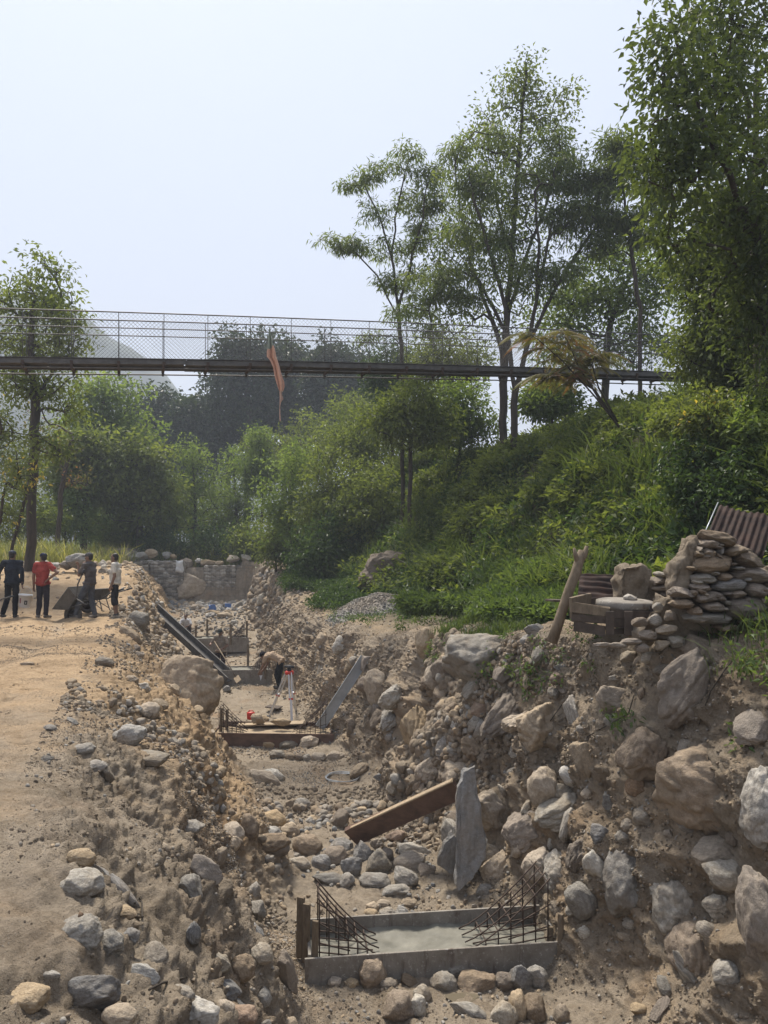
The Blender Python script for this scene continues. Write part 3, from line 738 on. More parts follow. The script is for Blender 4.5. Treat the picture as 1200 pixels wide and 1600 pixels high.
rub = scatter_mesh('rubble', 'small broken stones littering the banks and trench floor', [
    sp(1100, [3, 4, 5, 6], 2.6, 10, .03, .13, [0, 0, 1, 2, 2, 5, 5], 61, lump(.35)), sp(1700, [4, 5, 6], 8, 26, .05, .32, [1, 1, 1, 4, 2, 5], 62, lump(.5), 2.0),
    sp(520, [7], 6.4, 13, .04, .20, [0, 1, 3, 0, 2], 63, lump(.4)), sp(620, [7], 13, 38, .05, .25, [1, 0, 2], 64, lump(.1)),
    sp(3600, [8, 9, 10], 5, 13, .03, .26, [0, 1, 2, 2, 5, 5, 5], 65, lump(.6), 2.0), sp(2000, [8, 9, 10], 12, 42, .07, .5, [1, 2, 2, 0, 5, 5, 5], 66, lump(.7), 2.0),
    sp(420, [6, 7, 8], 37.5, 43.6, .12, .55, [0, 1, 3, 4], 67), sp(160, [2, 3], 8, 24, .03, .10, [1, 1, 2], 68, lump(-.1)),
    sp(300, [11, 12], 6, 34, .04, .25, [1, 2, 0], 69), sp(420, [3, 4], 18, 34, .08, .35, [1, 1, 4], 70), sp(120, [1, 2], 26, 32, .1, .4, [1, 4], 71),
], 3, mats6)
grit = scatter_mesh('grit', 'gritty soil crumbs and small pebbles on the dug earth', [
    sp(26000, [3, 4, 5, 6], 2.5, 8.5, .006, .042, [0, 1, 2, 2, 2], 81, lump(.25), 2.6), sp(5000, [2], 2.5, 14, .005, .026, [1, 2, 2], 86, lump(-.05)),
    sp(7000, [3, 4, 5, 6], 8, 22, .02, .07, [1, 1, 2, 4], 82, lump(.2)), sp(7000, [7, 8], 6.3, 18, .012, .05, [0, 2, 1, 3], 83, lump(.2)),
    sp(14000, [8, 9, 10, 11], 4.8, 13, .008, .045, [2, 2, 1, 0, 5, 5], 84, lump(.5)), sp(6000, [8, 9, 10, 11], 12, 30, .025, .09, [2, 1, 1], 85, lump(.2))], 1, mats6, 8, False)

clods = scatter_mesh('soil_clods', 'loose lumps of dug soil on the banks', [
    sp(5200, [3, 4, 5, 6], 2.6, 9, .012, .075, [0], 181, lump(.3), 2.4), sp(2400, [3, 4, 5, 6], 9, 22, .04, .2, [0], 182, lump(.3)), sp(4200, [8, 9, 10], 5, 14, .02, .15, [0], 183, lump(.25), 2.4), sp(1600, [7], 6.4, 14, .02, .10, [0], 184, lump(.2)), sp(700, [2], 3, 18, .01, .05, [0], 185)], 2, ['soil'], 10, False)
# ------------------------------------------------------------------ suspension footbridge
def bpt(x): return Vector((x, 18.0 + (x + 9) * .33, 6.24 + (x + 9) * .072 - .0012 * (x + 9) * (x + 9) * .6))
bd = Vector((1, .33, .05)).normalized(); bs = Vector((-.33, 1, 0)).normalized()
bridge = empty('suspension_footbridge', bpt(0), 'long dark steel suspension footbridge with wire mesh sides crossing above the valley', 'footbridge')
bx = np.arange(-26, 14.3, .5)
def rel(v): return v - bridge.location
HW = .34
for k in range(0, len(bx) - 1, 6):
    mb = MB()
    for s in range(5):
        off = (-.26 + .13 * s)
        xs = bx[k:k + 7]
        mb.beam(rel(bpt(xs[0]) + bs * off) + bd * .02, rel(bpt(xs[-1]) + bs * off) - bd * .02, .118, .035)
    mb.build('deck_plank', M['dsteel'], bridge)
for sd in (-1, 1):
    mb = MB()
    for k in range(0, len(bx) - 1, 6):
        xs = bx[k:k + 7]; o = bs * (sd * HW)
        mb.beam(rel(bpt(xs[0]) + o - Vector((0, 0, .07))), rel(bpt(xs[-1]) + o - Vector((0, 0, .055))), .035, .12)
        mb.beam(rel(bpt(xs[0]) + o * 1.04 + Vector((0, 0, .012))), rel(bpt(xs[-1]) + o * 1.04 + Vector((0, 0, .012))), .07, .012)
    mb.build('side_channel', M['dsteel'], bridge)
    for nm, dz, r in (('handrail_cable', 1.13, .016), ('middle_cable', .75, .013), ('deck_cable', -.22, .017)):
        mb = MB(); mb.tube([rel(bpt(x) + bs * (sd * HW) + Vector((0, 0, dz))) for x in bx], r, 6); mb.build(nm, M['dsteel'], bridge)
    mb = MB(); L = bx[-1] - bx[0]; stp = .095; H = 1.12
    for sg in (1, -1):
        for x in np.arange(bx[0] - H, bx[-1] + H, stp):
            x0, x1, z0, z1 = (x, x + H, 0, H) if sg > 0 else (x + H, x, 0, H)
            lo, hi = min(x0, x1), max(x0, x1)
            if lo < bx[0] or hi > bx[-1]: continue
            mb.tube([rel(bpt(x0) + bs * (sd * HW)), rel(bpt(x1) + bs * (sd * HW) + Vector((0, 0, H)))], .0024, 3, False)
    mb.build('wire_mesh', M['dsteel'], bridge)
for k, x in enumerate(np.arange(-25.5, 14, 1.0)):
    mb = MB(); mb.beam(rel(bpt(x) - bs * .40 - Vector((0, 0, .11))), rel(bpt(x) + bs * .40 - Vector((0, 0, .11))), .07, .10)
    for sd in (-1, 1): mb.box(rel(bpt(x) + bs * (sd * .36) - Vector((0, 0, .16))), (.05, .04, .18))
    mb.build('crossbeam', M['rebar'], bridge)
    for sd in (-1, 1):
        mb = MB(); mb.tube([rel(bpt(x) + bs * (sd * HW) - Vector((0, 0, .26))), rel(bpt(x) + bs * (sd * HW) + Vector((0, 0, 1.13)))], .009, 5); mb.build('suspender', M['dsteel'], bridge)

# tattered flag hung on the handrail
M['cl_green'] = mat_simple('faded_green_cloth', (0.24, 0.27, 0.21), (0.17, 0.20, 0.17), .9, 8); M['cl_orange'] = mat_simple('faded_orange_cloth', (0.58, 0.34, 0.24), (0.46, 0.26, 0.18), .9, 9); M['cl_pale'] = mat_simple('bleached_cloth', (0.50, 0.36, 0.28), (0.38, 0.25, 0.19), .9, 8)
prof = [(250, 329, 335), (340, 318, 350), (450, 310, 372), (540, 303, 398), (630, 302, 412), (680, 345, 430), (760, 378, 455), (860, 395, 485), (940, 415, 515), (1000, 435, 517), (1050, 452, 502), (1075, 455, 482), (1150, 455, 503), (1190, 456, 476), (1250, 456, 463), (1370, 455, 470), (1430, 460, 475)]
fy = np.arange(250, 1431, 20); fl = np.interp(fy, [p[0] for p in prof], [p[1] for p in prof]); fr = np.interp(fy, [p[0] for p in prof], [p[2] for p in prof])
fp0 = bpt(-3.35) - bs * .39; FD = fp0.y; FV = []; ncol = 13
for i, y in enumerate(fy):
    for j in range(ncol):
        t = j / (ncol - 1); px = 380 + (fl[i] * (1 - t) + fr[i] * t) / 8
        w = (fr[i] - fl[i]) / 8 / FPX * FD
        FV.append(P(px, 480 + y / 8, FD) + Vector((0, -.03 + .30 * w * math.sin(t * 9 + y * .006) - .1 * w * math.sin(t * 21 + y * .013), 0)))
FQ = [(i * ncol + j, i * ncol + j + 1, (i + 1) * ncol + j + 1, (i + 1) * ncol + j) for i in range(len(fy) - 1) for j in range(ncol - 1)]
flag = mesh_np('flag', [v - FV[0] for v in FV], quads=FQ, mat=[M['cl_green'], M['cl_orange'], M['cl_pale']], loc=FV[0])
flag.data.polygons.foreach_set('material_index', np.array([0 if fy[k // (ncol - 1)] < 535 - (k % (ncol - 1)) * 5 else (1 if fy[k // (ncol - 1)] < 1050 else 2) for k in range(len(FQ))], dtype=np.int32))
so = flag.modifiers.new('thick', 'SOLIDIFY'); so.thickness = .006
tag(flag, 'tattered orange and grey green flag hanging from the footbridge handrail', 'flag')

# ------------------------------------------------------------------ concrete footings in their formwork
def bar(mb, pts, r=.007): mb.tube(pts, r, 5)
def footing(label, A, B, depth, hf, hb, fillz, front, other, fill, cages, name='concrete_footing', stakes=(), r=.007):
    A = Vector(A); B = Vector(B); u = (B - A).normalized(); v = Vector((-u.y, u.x, 0)).normalized(); L = (B - A).length; Z = Vector((0, 0, 1))
    root = empty(name, A, label, 'footing')
    f = lambda a, b, c: u * a + v * b + Z * c
    t = .028
    mb = MB(); mb.beam(f(-.05, 0, -hf / 2), f(L + .02, 0, -hf / 2), t, hf, bev=.003); mb.build('front_board', M[front], root)
    mb = MB(); mb.beam(f(0, depth, hb - .17), f(L - .06, depth, hb - .17), t, .34, bev=.003); mb.build('back_board', M[other], root)
    for x in (.0, L - .05):
        mb = MB(); mb.beam(f(x, t, -hf / 2 + .02), f(x, depth - t, -hf / 2 + .02), t, hf); mb.build('end_board', M[other], root)
    nx, nv = 60, 18; V = []
    for i in range(nx):
        for j in range(nv):
            a, b = .02 + (L - .09) * i / (nx - 1), .016 + (depth - .032) * j / (nv - 1)
            w = f(a, b, fillz); V.append(w + Z * (.022 * float(noise(np.array([[a * 4, b * 4, 1.0]]), 3)[0]) + .014 * float(noise(np.array([[a * 15, b * 15, 1.0]]), 4)[0]) + .045 * (j / nv) ** 2 * (abs(i / nx - .5) < .33)))
    qd = [(i * nv + j, (i + 1) * nv + j, (i + 1) * nv + j + 1, i * nv + j + 1) for i in range(nx - 1) for j in range(nv - 1)]
    mesh_np('concrete', V, quads=qd, mat=M[fill], parent=root)
    for (side, hgt, run) in cages:
        mb = MB(); sx = (lambda s: .10 + s * run) if side < 0 else (lambda s: L - .16 - s * run)
        prof = lambda s: fillz + hgt * (1 - s) ** 1.35 + .02
        b0, b1 = .09, depth - .12
        for s in np.linspace(0, .78, 6):
            x = sx(s); h = prof(s); bar(mb, [f(x, b0, fillz - .03), f(x, b0, h - .03), f(x, b0 + .03, h), f(x, b1 - .03, h), f(x, b1, h - .03), f(x, b1, fillz - .03)], r)
        for b in np.linspace(b0, b1, 4):
            bar(mb, [f(sx(s), b, prof(s) + .012) for s in np.linspace(-.03, 1.0, 9)], r)
            bar(mb, [f(sx(s), b + .01, fillz + .10 * (1 - s)) for s in np.linspace(-.05, .9, 4)], r)
        for hh in (.33, .66):
            for b in (b0, b1): bar(mb, [f(sx(s), b, fillz + hgt * hh * (1 - s)) for s in (-.03, .33, .5)], r)
        mb.build('rebar_cage', M['rebar'], root)
    for (a, b, z0, z1, w) in stakes:
        mb = MB(); mb.beam(f(a, b, z0), f(a + .01, b + .015, z1), w, w * .65, bev=.004, jit=.004); mb.build('stake', M['wood'], root)
    return root
zn = -2.33
footing('nearest wet concrete footing in grey formwork with rebar cages at both ends', P(484, 1497, 7.62), P(884, 1470, 7.95), .66, .36, .08, -.10, 'concd', 'concd', 'conc', [(-1, .60, .62), (1, .66, .85)],
        stakes=[(-.09, .42, -.2, .42, .075), (-.03, .30, -.2, .40, .07), (.05, .06, -.1, .33, .06), (2.56, -.05, -.30, .30, .06), (2.52, .14, -.15, .08, .06)], r=.0078)
footing('second footing with red brown front board and rusty cages at both ends', P(334, 1145, 17.1), P(520, 1147, 17.15), .75, .34, .10, -.02, 'plyred', 'plyred', 'tan_st', [(-1, .52, .62), (1, .66, .75)],
        stakes=[(.12, .2, -.2, .52, .06), (.22, .35, -.2, .46, .06)], r=.008)
footing('third footing with grey plank front under the shovelling person', P(308, 1048, 25.0), P(424, 1046, 25.6), .8, .62, .02, -.06, 'concd', 'concd', 'conc', [(-1, .5, .5), (1, .5, .5)],
        stakes=[(.1, -.05, -.3, .5, .07), (2.2, -.05, -.3, .55, .07), (2.36, .3, -.3, .5, .07), (1.7, .9, -.3, .75, .07)], r=.01)
footing('farthest footing with grey plank front beside the seated person', P(300, 998, 32.6), P(388, 996, 33.2), .8, .62, .02, -.06, 'concd', 'concd', 'conc', [(1, .55, .55)],
        stakes=[(.15, -.05, -.3, .55, .08), (.65, .9, -.3, .75, .08), (1.6, -.05, -.3, .6, .08), (2.3, .1, -.3, .7, .08)], r=.012)
mb = MB(); a = P(372, 1132, 17.75); b = P(478, 1129, 17.8); mb.beam(a - a, b - a, .34, .03, bev=.004, jit=.006)
tag(mb.build('plank', M['tan_st'], None, a), 'sandy flat plank lying along the back of the second footing', 'plank')
for k, (px, py, rl) in enumerate(((403, 1124, 34), (438, 1128, 5))):
    place_rock(px, py, 24 + 10 * k, 18 - 6 * k, rl, 'tan', 'slab', ['tan stone flake standing on the second footing', 'flat tan stone flake lying on the second footing'][k], 'rock', D=17.6 - .1 * k)
mb = MB(); a = P(520, 1157, 17.3); b = P(562, 1149, 17.5); mb.beam(a - a, b - a, .16, .05, bev=.006)
tag(mb.build('plank', M['wood'], None, a), 'short grey plank poking out at the right end of the second footing', 'plank')

# fallen red-brown beam and the tall slate slab
a = P(548, 1308, 11.2); b = P(716, 1231, 10.35); mb = MB(); up = Vector((-.25, -.35, 1)).normalized()
mb.beam(Vector(), b - a, .07, .30, up, .012, .012)
fb = mb.build('formwork_board', M['plyred'], None, a); tag(fb, 'fallen red brown formwork board sloping up to the tall slate slab', 'board')
mb = MB(); dd = b - a; mb.beam(up * .156 + dd * .03, up * .156 + dd * .97, .09, .018, up, .004, .006); mb.build('concrete_crust', M['tan_st'], fb)
def prism_rock(name, outline, D, thick, mat, label, tilt=0.0, amp=.02, cat='rock'):
    c = P(sum(p[0] for p in outline) / len(outline), sum(p[1] for p in outline) / len(outline), D)
    bm = bmesh.new(); vs_ = [bm.verts.new(P(x, y, D) - c) for x, y in outline]; f = bm.faces.new(vs_)
    bmesh.ops.triangulate(bm, faces=[f]); g = bmesh.ops.extrude_face_region(bm, geom=bm.faces[:])
    for v in g['geom']:
        if isinstance(v, bmesh.types.BMVert): v.co.y += thick
    bmesh.ops.subdivide_edges(bm, edges=[e for e in bm.edges if e.calc_length() > thick * .5], cuts=5, use_grid_fill=True)
    bmesh.ops.triangulate(bm, faces=bm.faces[:]); bmesh.ops.recalc_face_normals(bm, faces=bm.faces[:])
    co = np.array([v.co[:] for v in bm.verts]); dn = fbm(co * np.array([7, 7, 2.5]) + 5, 4, 7)
    bm.normal_update()
    jn = fbm(co * np.array([5, 5, 5]) + 11, 3, 17); st_ = noise(co * np.array([26, 26, 4]), 21)
    for v, s, j_, w_ in zip(bm.verts, dn, jn, st_): v.co += v.normal * (float(s) * amp + .007 * float(w_)) + Vector((float(j_) * .03, 0, float(s) * .03))
    for v in bm.verts: v.co.y += v.co.z * tilt
    me = bpy.data.meshes.new(name); bm.to_mesh(me); bm.free(); me.materials.append(M[mat])
    o = bpy.data.objects.new(name, me); COL.objects.link(o); o.location = c
    return tag(o, label, cat)
zz = lambda L: [(400 + x / 3, 1150 + y / 3) for x, y in L]
prism_rock('slate_slab', zz([(985, 190), (1030, 170), (1038, 330), (1025, 450), (1078, 495), (1065, 560), (1010, 640), (940, 690), (932, 600), (945, 380), (950, 260)]), 9.75, .14, 'slatev', 'tall dark grey slate slab standing on end against the right slope', .33, .03, 'slab')
prism_rock('slate_slab', zz([(882, 520), (925, 468), (945, 520), (938, 640), (900, 640), (852, 600), (862, 560)]), 9.85, .12, 'slatev', 'low broken slate piece at the left foot of the tall slate slab', .15, .025, 'slab')

# ------------------------------------------------------------------ gabion walls
def worley(p, cell, seed):
    g = p / cell; i0 = np.floor(g).astype(int); best = np.full(len(p), 9.0); cid = np.zeros(len(p)); sec = np.full(len(p), 9.0)
    for dx in (-1, 0, 1):
        for dy in (-1, 0, 1):
            for dz in (-1, 0, 1):
                c = i0 + [dx, dy, dz]; h = _perm[_perm[_perm[(c[:, 0] + seed) & 255] + (c[:, 1] & 255)] + (c[:, 2] & 255)]
                j = c + .5 + (_gr[h] * .42); d = np.linalg.norm(g - j, axis=1)
                m = d < best; sec = np.where(m, best, np.minimum(sec, d)); cid = np.where(m, h / 255.0, cid); best = np.where(m, d, best)
    return best, sec, cid
def mat_tinted(name, a, b):
    t = NT(name); k = t.attr('tint'); n = t.noise(t.pos(), 9, 4, .7); c = t.mix(t.math('ADD', k, t.math('MULTIPLY', t.math('SUBTRACT', n, .5), .6), clamp=True), a, b)
    return t.sets(c, .92, t.bump(n, .4, .03), .2)
M['gab'] = mat_tinted('gabion_stone', (.13, .115, .095), (.46, .42, .36))
def gabion(label, x0, x1, y0, y1, zb, zt, layers, name='gabion_wall'):
    root = empty(name, ((x0 + x1) / 2, y0, zb), label, 'gabion wall'); n = max(1, int(round((x1 - x0) / 2.0)))
    for l in range(layers):
        for k in range(n):
            xa, xb = x0 + (x1 - x0) * k / n, x0 + (x1 - x0) * (k + 1) / n; ya = y0 + (y1 - y0) * (k + .5) / n + l * .12
            za, zb2 = zb + (zt - zb) * l / layers, zb + (zt - zb) * (l + 1) / layers
            bm = bmesh.new(); bmesh.ops.create_cube(bm, size=1.0); bmesh.ops.scale(bm, vec=(xb - xa - .02, 1.0, zb2 - za - .02), verts=bm.verts)
            bmesh.ops.subdivide_edges(bm, edges=bm.edges[:], cuts=26, use_grid_fill=True)
            bmesh.ops.translate(bm, vec=((xa + xb) / 2, ya + .5, (za + zb2) / 2), verts=bm.verts); bm.verts.ensure_lookup_table(); bm.normal_update()
            co = np.array([v.co[:] for v in bm.verts]); b1, b2, ci = worley(co * [1, 1, 1.35], .27, k + 5 * l)
            bul = .05 * fbm(co * 1.2, 2, 3)
            for v, d, s in zip(bm.verts, np.minimum(.5, b2 - b1), bul): v.co += v.normal * float(.13 * d ** .6 - .06 + s)
            me = bpy.data.meshes.new('basket'); bm.to_mesh(me); bm.free(); me.materials.append(M['gab'])
            a = me.attributes.new('tint', 'FLOAT', 'POINT'); a.data.foreach_set('value', ci.astype(np.float32))
            me.polygons.foreach_set('use_smooth', np.ones(len(me.polygons), bool))
            o = bpy.data.objects.new('basket', me); COL.objects.link(o); o.parent = root; o.location = -root.location
            mb = MB()
            for x in np.arange(xa, xb + .01, (xb - xa) / 8):
                mb.tube([(x, ya - .06, za), (x, ya - .06, zb2)], .006, 3, False)
            for z in np.arange(za, zb2 + .01, (zb2 - za) / 5):
                mb.tube([(xa, ya - .06, z), (xb, ya - .06, z)], .006, 3, False)
            mb.build('wire_mesh', M['dsteel'], o)
gabion('left stone filled gabion wall closing the far end of the trench', -15.4, -11.5, 43.4, 44.0, -1.35, 1.42, 3)
gabion('right stone filled gabion wall beyond the very big fallen boulder', -10.4, -6.7, 44.0, 44.4, -1.45, 1.15, 3)
gabion('short gabion block standing higher behind the left gabion wall', -16.4, -14.7, 45.2, 45.4, .6, 2.15, 1)
def rag(px, py, w, h, D, mat, label, name, cat):
    n = 9; V = []; c = P(px, py, D)
    for i in range(n):
        for j in range(n):
            x, y = px + w * (i / (n - 1) - .5), py + h * (j / (n - 1) - .5); k = float(noise(np.array([[x * .11, y * .11, D]]), 4)[0])
            V.append(P(x + k * w * .2, y + k * h * .2, D - .25 * abs(k) * w / FPX * D) - c)
    o = mesh_np(name, V, quads=[(i * n + j, (i + 1) * n + j, (i + 1) * n + j + 1, i * n + j + 1) for i in range(n - 1) for j in range(n - 1)], mat=M[mat], loc=c)
    s = o.modifiers.new('thick', 'SOLIDIFY'); s.thickness = .02; return tag(o, label, cat)
M['white_cl'] = mat_simple('white_cloth', (.62, .62, .60), (.45, .45, .44), .9, 5); M['blue_pl'] = mat_simple('blue_plastic', (.10, .20, .46), (.05, .11, .30), .4, 7)
M['red_pl'] = mat_simple('red_plastic', (.55, .045, .03), (.40, .03, .02), .4, 4)
rag(281, 886, 11, 19, 43.5, 'white_cl', 'white cloth draped over the gabion wall top', 'cloth', 'cloth')
rag(331, 949, 12, 8, 40.6, 'blue_pl', 'left of two crumpled blue plastic scraps below the gabion', 'plastic_sheet', 'plastic scrap')
rag(356, 946, 10, 6, 41.0, 'blue_pl', 'right of two crumpled blue plastic scraps below the gabion', 'plastic_sheet', 'plastic scrap')

# ------------------------------------------------------------------ dry stone wall, mud wall, plank box, sheets and post on the terrace
def at3(L, fx=3.529): return [(860 + x / fx, 780 + y / fx, w / fx, h / fx, rl, m) for x, y, w, h, rl, m in L]
SW = 7.55
wall = empty('stone_wall', P(1110, 975, SW), 'ruined corner of a dry stone wall built of rounded river stones', 'stone wall')
def wall_stone(root, px, py, w, h, rl, m, D, k, dp=.36):
    c = P(px, py, D); o = bpy.data.objects.new('stone', rock_mesh('round' if k % 3 else 'angular', k % 9, m)); COL.objects.link(o)
    o.parent = root; o.location = c - root.location; o.scale = (w / FPX * D / 2 * 1.06, dp / 2, h / FPX * D / 2 * 1.08); o.rotation_euler = (0, R(rl), 0)
for k, s in enumerate(at3([(915, 222, 210, 78, 14, 'brown'), (860, 248, 112, 58, 5, 'brown'), (852, 302, 98, 66, 0, 'brown'), (922, 285, 38, 52, 0, 'slate'), (1008, 290, 126, 56, -6, 'brown'), (885, 360, 222, 108, -8, 'brown'), (1078, 335, 142, 92, 10, 'brown'),
        (832, 437, 140, 60, 3, 'grey'), (940, 428, 78, 48, 0, 'brown'), (815, 488, 118, 46, 3, 'brown'), (975, 472, 196, 76, -3, 'slate'), (1110, 422, 250, 88, 4, 'brown'), (867, 535, 184, 66, 0, 'brown'), (1010, 524, 100, 52, 0, 'brown'), (1122, 503, 134, 82, 6, 'brown'),
        (718, 516, 118, 60, 6, 'brown'), (885, 590, 124, 60, 3, 'brown'), (1065, 597, 240, 122, 0, 'brown'), (722, 577, 122, 52, 0, 'brown'), (868, 655, 262, 68, 3, 'grey'), (1135, 662, 190, 66, -4, 'brown'), (968, 705, 124, 42, 0, 'brown'), (1240, 480, 150, 70, 0, 'brown'), (1235, 560, 110, 80, 0, 'slate'),
        (1240, 400, 130, 70, 0, 'brown'), (1250, 640, 130, 70, 0, 'brown'), (1160, 560, 50, 36, 0, 'tan'), (790, 620, 60, 60, 0, 'brown'), (1330, 500, 140, 90, 0, 'brown'), (1330, 600, 140, 90, 0, 'brown')])):
    wall_stone(wall, *s, SW, k)
def mud_lump(root, name, pts, D, dp, mat, seed, nz=.05):
    bm = bmesh.new(); c = root.location if root else Vector()
    f = bm.faces.new([bm.verts.new(P(x, y, D)) for x, y in pts]); bmesh.ops.triangulate(bm, faces=[f]); g = bmesh.ops.extrude_face_region(bm, geom=bm.faces[:])
    for v in g['geom']:
        if isinstance(v, bmesh.types.BMVert): v.co.y += dp
    bmesh.ops.subdivide_edges(bm, edges=[e for e in bm.edges if e.calc_length() > .06], cuts=4, use_grid_fill=True); bmesh.ops.triangulate(bm, faces=bm.faces[:]); bmesh.ops.recalc_face_normals(bm, faces=bm.faces[:])
    co = np.array([v.co[:] for v in bm.verts]); bm.normal_update(); dn = fbm(co * 5 + seed, 4, seed) * nz + nz * .5 * (.3 - np.abs(noise(co * np.array([3, 3, 6]), seed)))
    for v, s in zip(bm.verts, dn): v.co += v.normal * float(s) - c
    me = bpy.data.meshes.new(name); bm.to_mesh(me); bm.free(); me.materials.append(M[mat]); me.polygons.foreach_set('use_smooth', np.ones(len(me.polygons), bool))
    o = bpy.data.objects.new(name, me); COL.objects.link(o)
    if root: o.parent = root
    return o
zq = lambda L: [(860 + x / 3.529, 780 + y / 3.529) for x, y in L]
M['mud'] = mat_simple('dried_mud', (.20, .155, .11), (.12, .092, .066), .95, 7, bump=.7, bdist=.04)
mud_lump(wall, 'mud_core', zq([(800, 210), (1010, 230), (1110, 310), (1180, 380), (1400, 420), (1400, 720), (760, 720), (690, 640), (700, 480), (760, 400), (790, 300)]), SW + .10, .35, 'soil', 3, .05)
mud_lump(wall, 'mud_plaster', zq([(805, 215), (830, 330), (775, 420), (765, 470), (690, 500), (690, 400), (745, 330), (780, 250)]), SW - .02, .3, 'soil', 5, .09)
rs_ = random.Random(4)
for k in range(46):
    x_, y_ = rs_.uniform(770, 1250), rs_.uniform(250, 700)
    if y_ < 200 + abs(x_ - 905) * .75: continue
    wall_stone(wall, 860 + x_ / 3.529, 780 + y_ / 3.529, rs_.uniform(8, 17), rs_.uniform(5, 10), rs_.uniform(-25, 25), rs_.choice(['brown', 'brown', 'grey', 'tan']), SW - .07, k, .2)
low = empty('mud_wall', P(1000, 945, 8.6), 'low broken mud and stone wall between the rusty sheet and the dry stone wall', 'mud wall')
mud_lump(low, 'mud_block', zq([(405, 378), (440, 368), (470, 385), (510, 366), (556, 388), (560, 450), (640, 480), (625, 570), (520, 590), (400, 560), (398, 470)]), 8.6, .35, 'soil', 9, .07)
for k, s in enumerate(at3([(592, 450, 86, 44, 0, 'brown'), (655, 430, 48, 26, -16, 'tan'), (668, 470, 70, 30, 0, 'brown'), (668, 505, 80, 36, 0, 'brown'), (600, 490, 70, 36, 0, 'brown'), (605, 415, 60, 30, 14, 'grey'), (640, 530, 70, 40, 0, 'brown')])):
    wall_stone(low, *s, 8.5, k + 3, .3)
# slumped mud between box and wall
o = mud_lump(None, 'mud_heap', zq([(540, 690), (560, 640), (620, 600), (680, 540), (730, 560), (800, 620), (900, 680), (960, 740), (940, 800), (520, 800), (500, 740)]), 7.75, .5, 'soil', 12, .12); tag(o, 'slumped mud bank between the plank box and the dry stone wall', None, None, 'structure')
# plank box
box = empty('plank_box', P(958, 985, 8.0), 'dark weathered open plank box holding a round concrete slab', 'plank box')
def plank(root, pa, pb, D0, D1, th, w, mat, name):
    a, b = P(*pa, D0) - root.location, P(*pb, D1) - root.location; mb = MB(); mb.beam(a, b, th, w, bev=.004, jit=.006); mb.build(name, M[mat], root)
for (pa, pb, w, m) in (((892, 948), (952, 957), .10, 'wood'), ((893, 965), (950, 969), .075, 'darkwood'), ((896, 978), (946, 986), .10, 'darkwood')):
    plank(box, pa, pb, 8.0, 7.9, .03, w, m, 'front_plank')
for (pa, pb, w, m) in (((952, 959), (1018, 962), .085, 'darkwood'), ((950, 973), (1012, 974), .09, 'darkwood'), ((948, 987), (985, 986), .06, 'darkwood')):
    plank(box, pa, pb, 7.9, 8.0, .03, w, m, 'front_plank')
for px in (953, 982):
    a, b = P(px, 955, 7.87) - box.location, P(px, 993, 7.87) - box.location; mb = MB(); mb.beam(a, b, .085, .025, Vector((0, 1, 0)), bev=.004, jit=.004); mb.build('upright', M['darkwood'], box)
plank(box, (892, 950), (922, 942), 8.0, 8.6, .03, .22, 'wood', 'side_plank'); plank(box, (1018, 962), (1016, 950), 8.0, 8.6, .03, .2, 'darkwood', 'side_plank'); plank(box, (922, 945), (1016, 950), 8.6, 8.6, .03, .14, 'darkwood', 'back_plank')
c = P(977, 950, 8.22); mb = MB(); mb.lathe([(.02, .0), (.30, .0), (.315, .03), (.31, .075), (.27, .088), (.02, .095)], 40)
o = mb.build('round_slab', M['concd'], None, c); o.rotation_euler = (R(4), R(2), 0); o.scale = (1.0, .85, 1.0); tag(o, 'round grey concrete slab lying on the plank box', 'concrete slab')
place_rock(985, 934, 26, 12, 6, 'pale', 'angular', 'small pale stone sitting on the round concrete slab', 'rock', D=8.2)
place_rock(982, 941, 52, 10, 3, 'pale', 'slab', 'thin pale stone flake lying on the round concrete slab', 'rock', D=8.25)
mb = MB(); a = P(858, 938, 9.0); mb.beam(Vector(), P(962, 941, 9.2) - a, .22, .025, bev=.004); tag(mb.build('plank', M['darkwood'], None, a), 'long thin dark plank behind the leaning post and plank box', 'plank')
def sheet(label, p00, p10, p01, mat, waves, amp):
    a, u, v = Vector(p00), Vector(p10) - Vector(p00), Vector(p01) - Vector(p00); nrm = u.cross(v).normalized(); nu_, nv_ = 70, 8
    V = [u * (i / (nu_ - 1)) + v * (j / (nv_ - 1)) + nrm * (amp * math.sin(2 * math.pi * waves * i / (nu_ - 1)) + .03 * float(noise(np.array([[i * .08, j * .4, waves]]), 2)[0])) for i in range(nu_) for j in range(nv_)]
    o = mesh_np('corrugated_sheet', V, quads=[(i * nv_ + j, (i + 1) * nv_ + j, (i + 1) * nv_ + j + 1, i * nv_ + j + 1) for i in range(nu_ - 1) for j in range(nv_ - 1)], mat=M[mat], loc=a)
    s = o.modifiers.new('thick', 'SOLIDIFY'); s.thickness = .003; return tag(o, label, 'metal sheet')
sheet('low rusty corrugated sheet lying behind the leaning post', P(902, 935, 8.9), P(906, 896, 9.5), P(976, 938, 8.9), 'rustsheet', 4.5, .018)
sheet('big dark rusty corrugated sheet leaning behind the dry stone wall', P(1098, 852, 8.8), P(1192, 872, 8.6), P(1124, 790, 9.6), 'rustsheet', 9, .012)
mb = MB(); a = P(1097, 842, 8.75); mb.tube([Vector(), P(1122, 785, 9.5) - a], .007, 6); tag(mb.build('metal_rod', M['steel'], None, a), 'thin bare metal rod along the edge of the big rusty sheet', 'rod')
mb = MB(); a = P(862, 1004, 8.5); pts = [(862, 1004), (872, 975), (880, 950), (890, 920), (900, 895), (906, 872), (908, 860)]
mb.tube([P(x, y, 8.5 + .02 * k) - a for k, (x, y) in enumerate(pts)], [.062, .058, .055, .056, .058, .05, .03], 12)
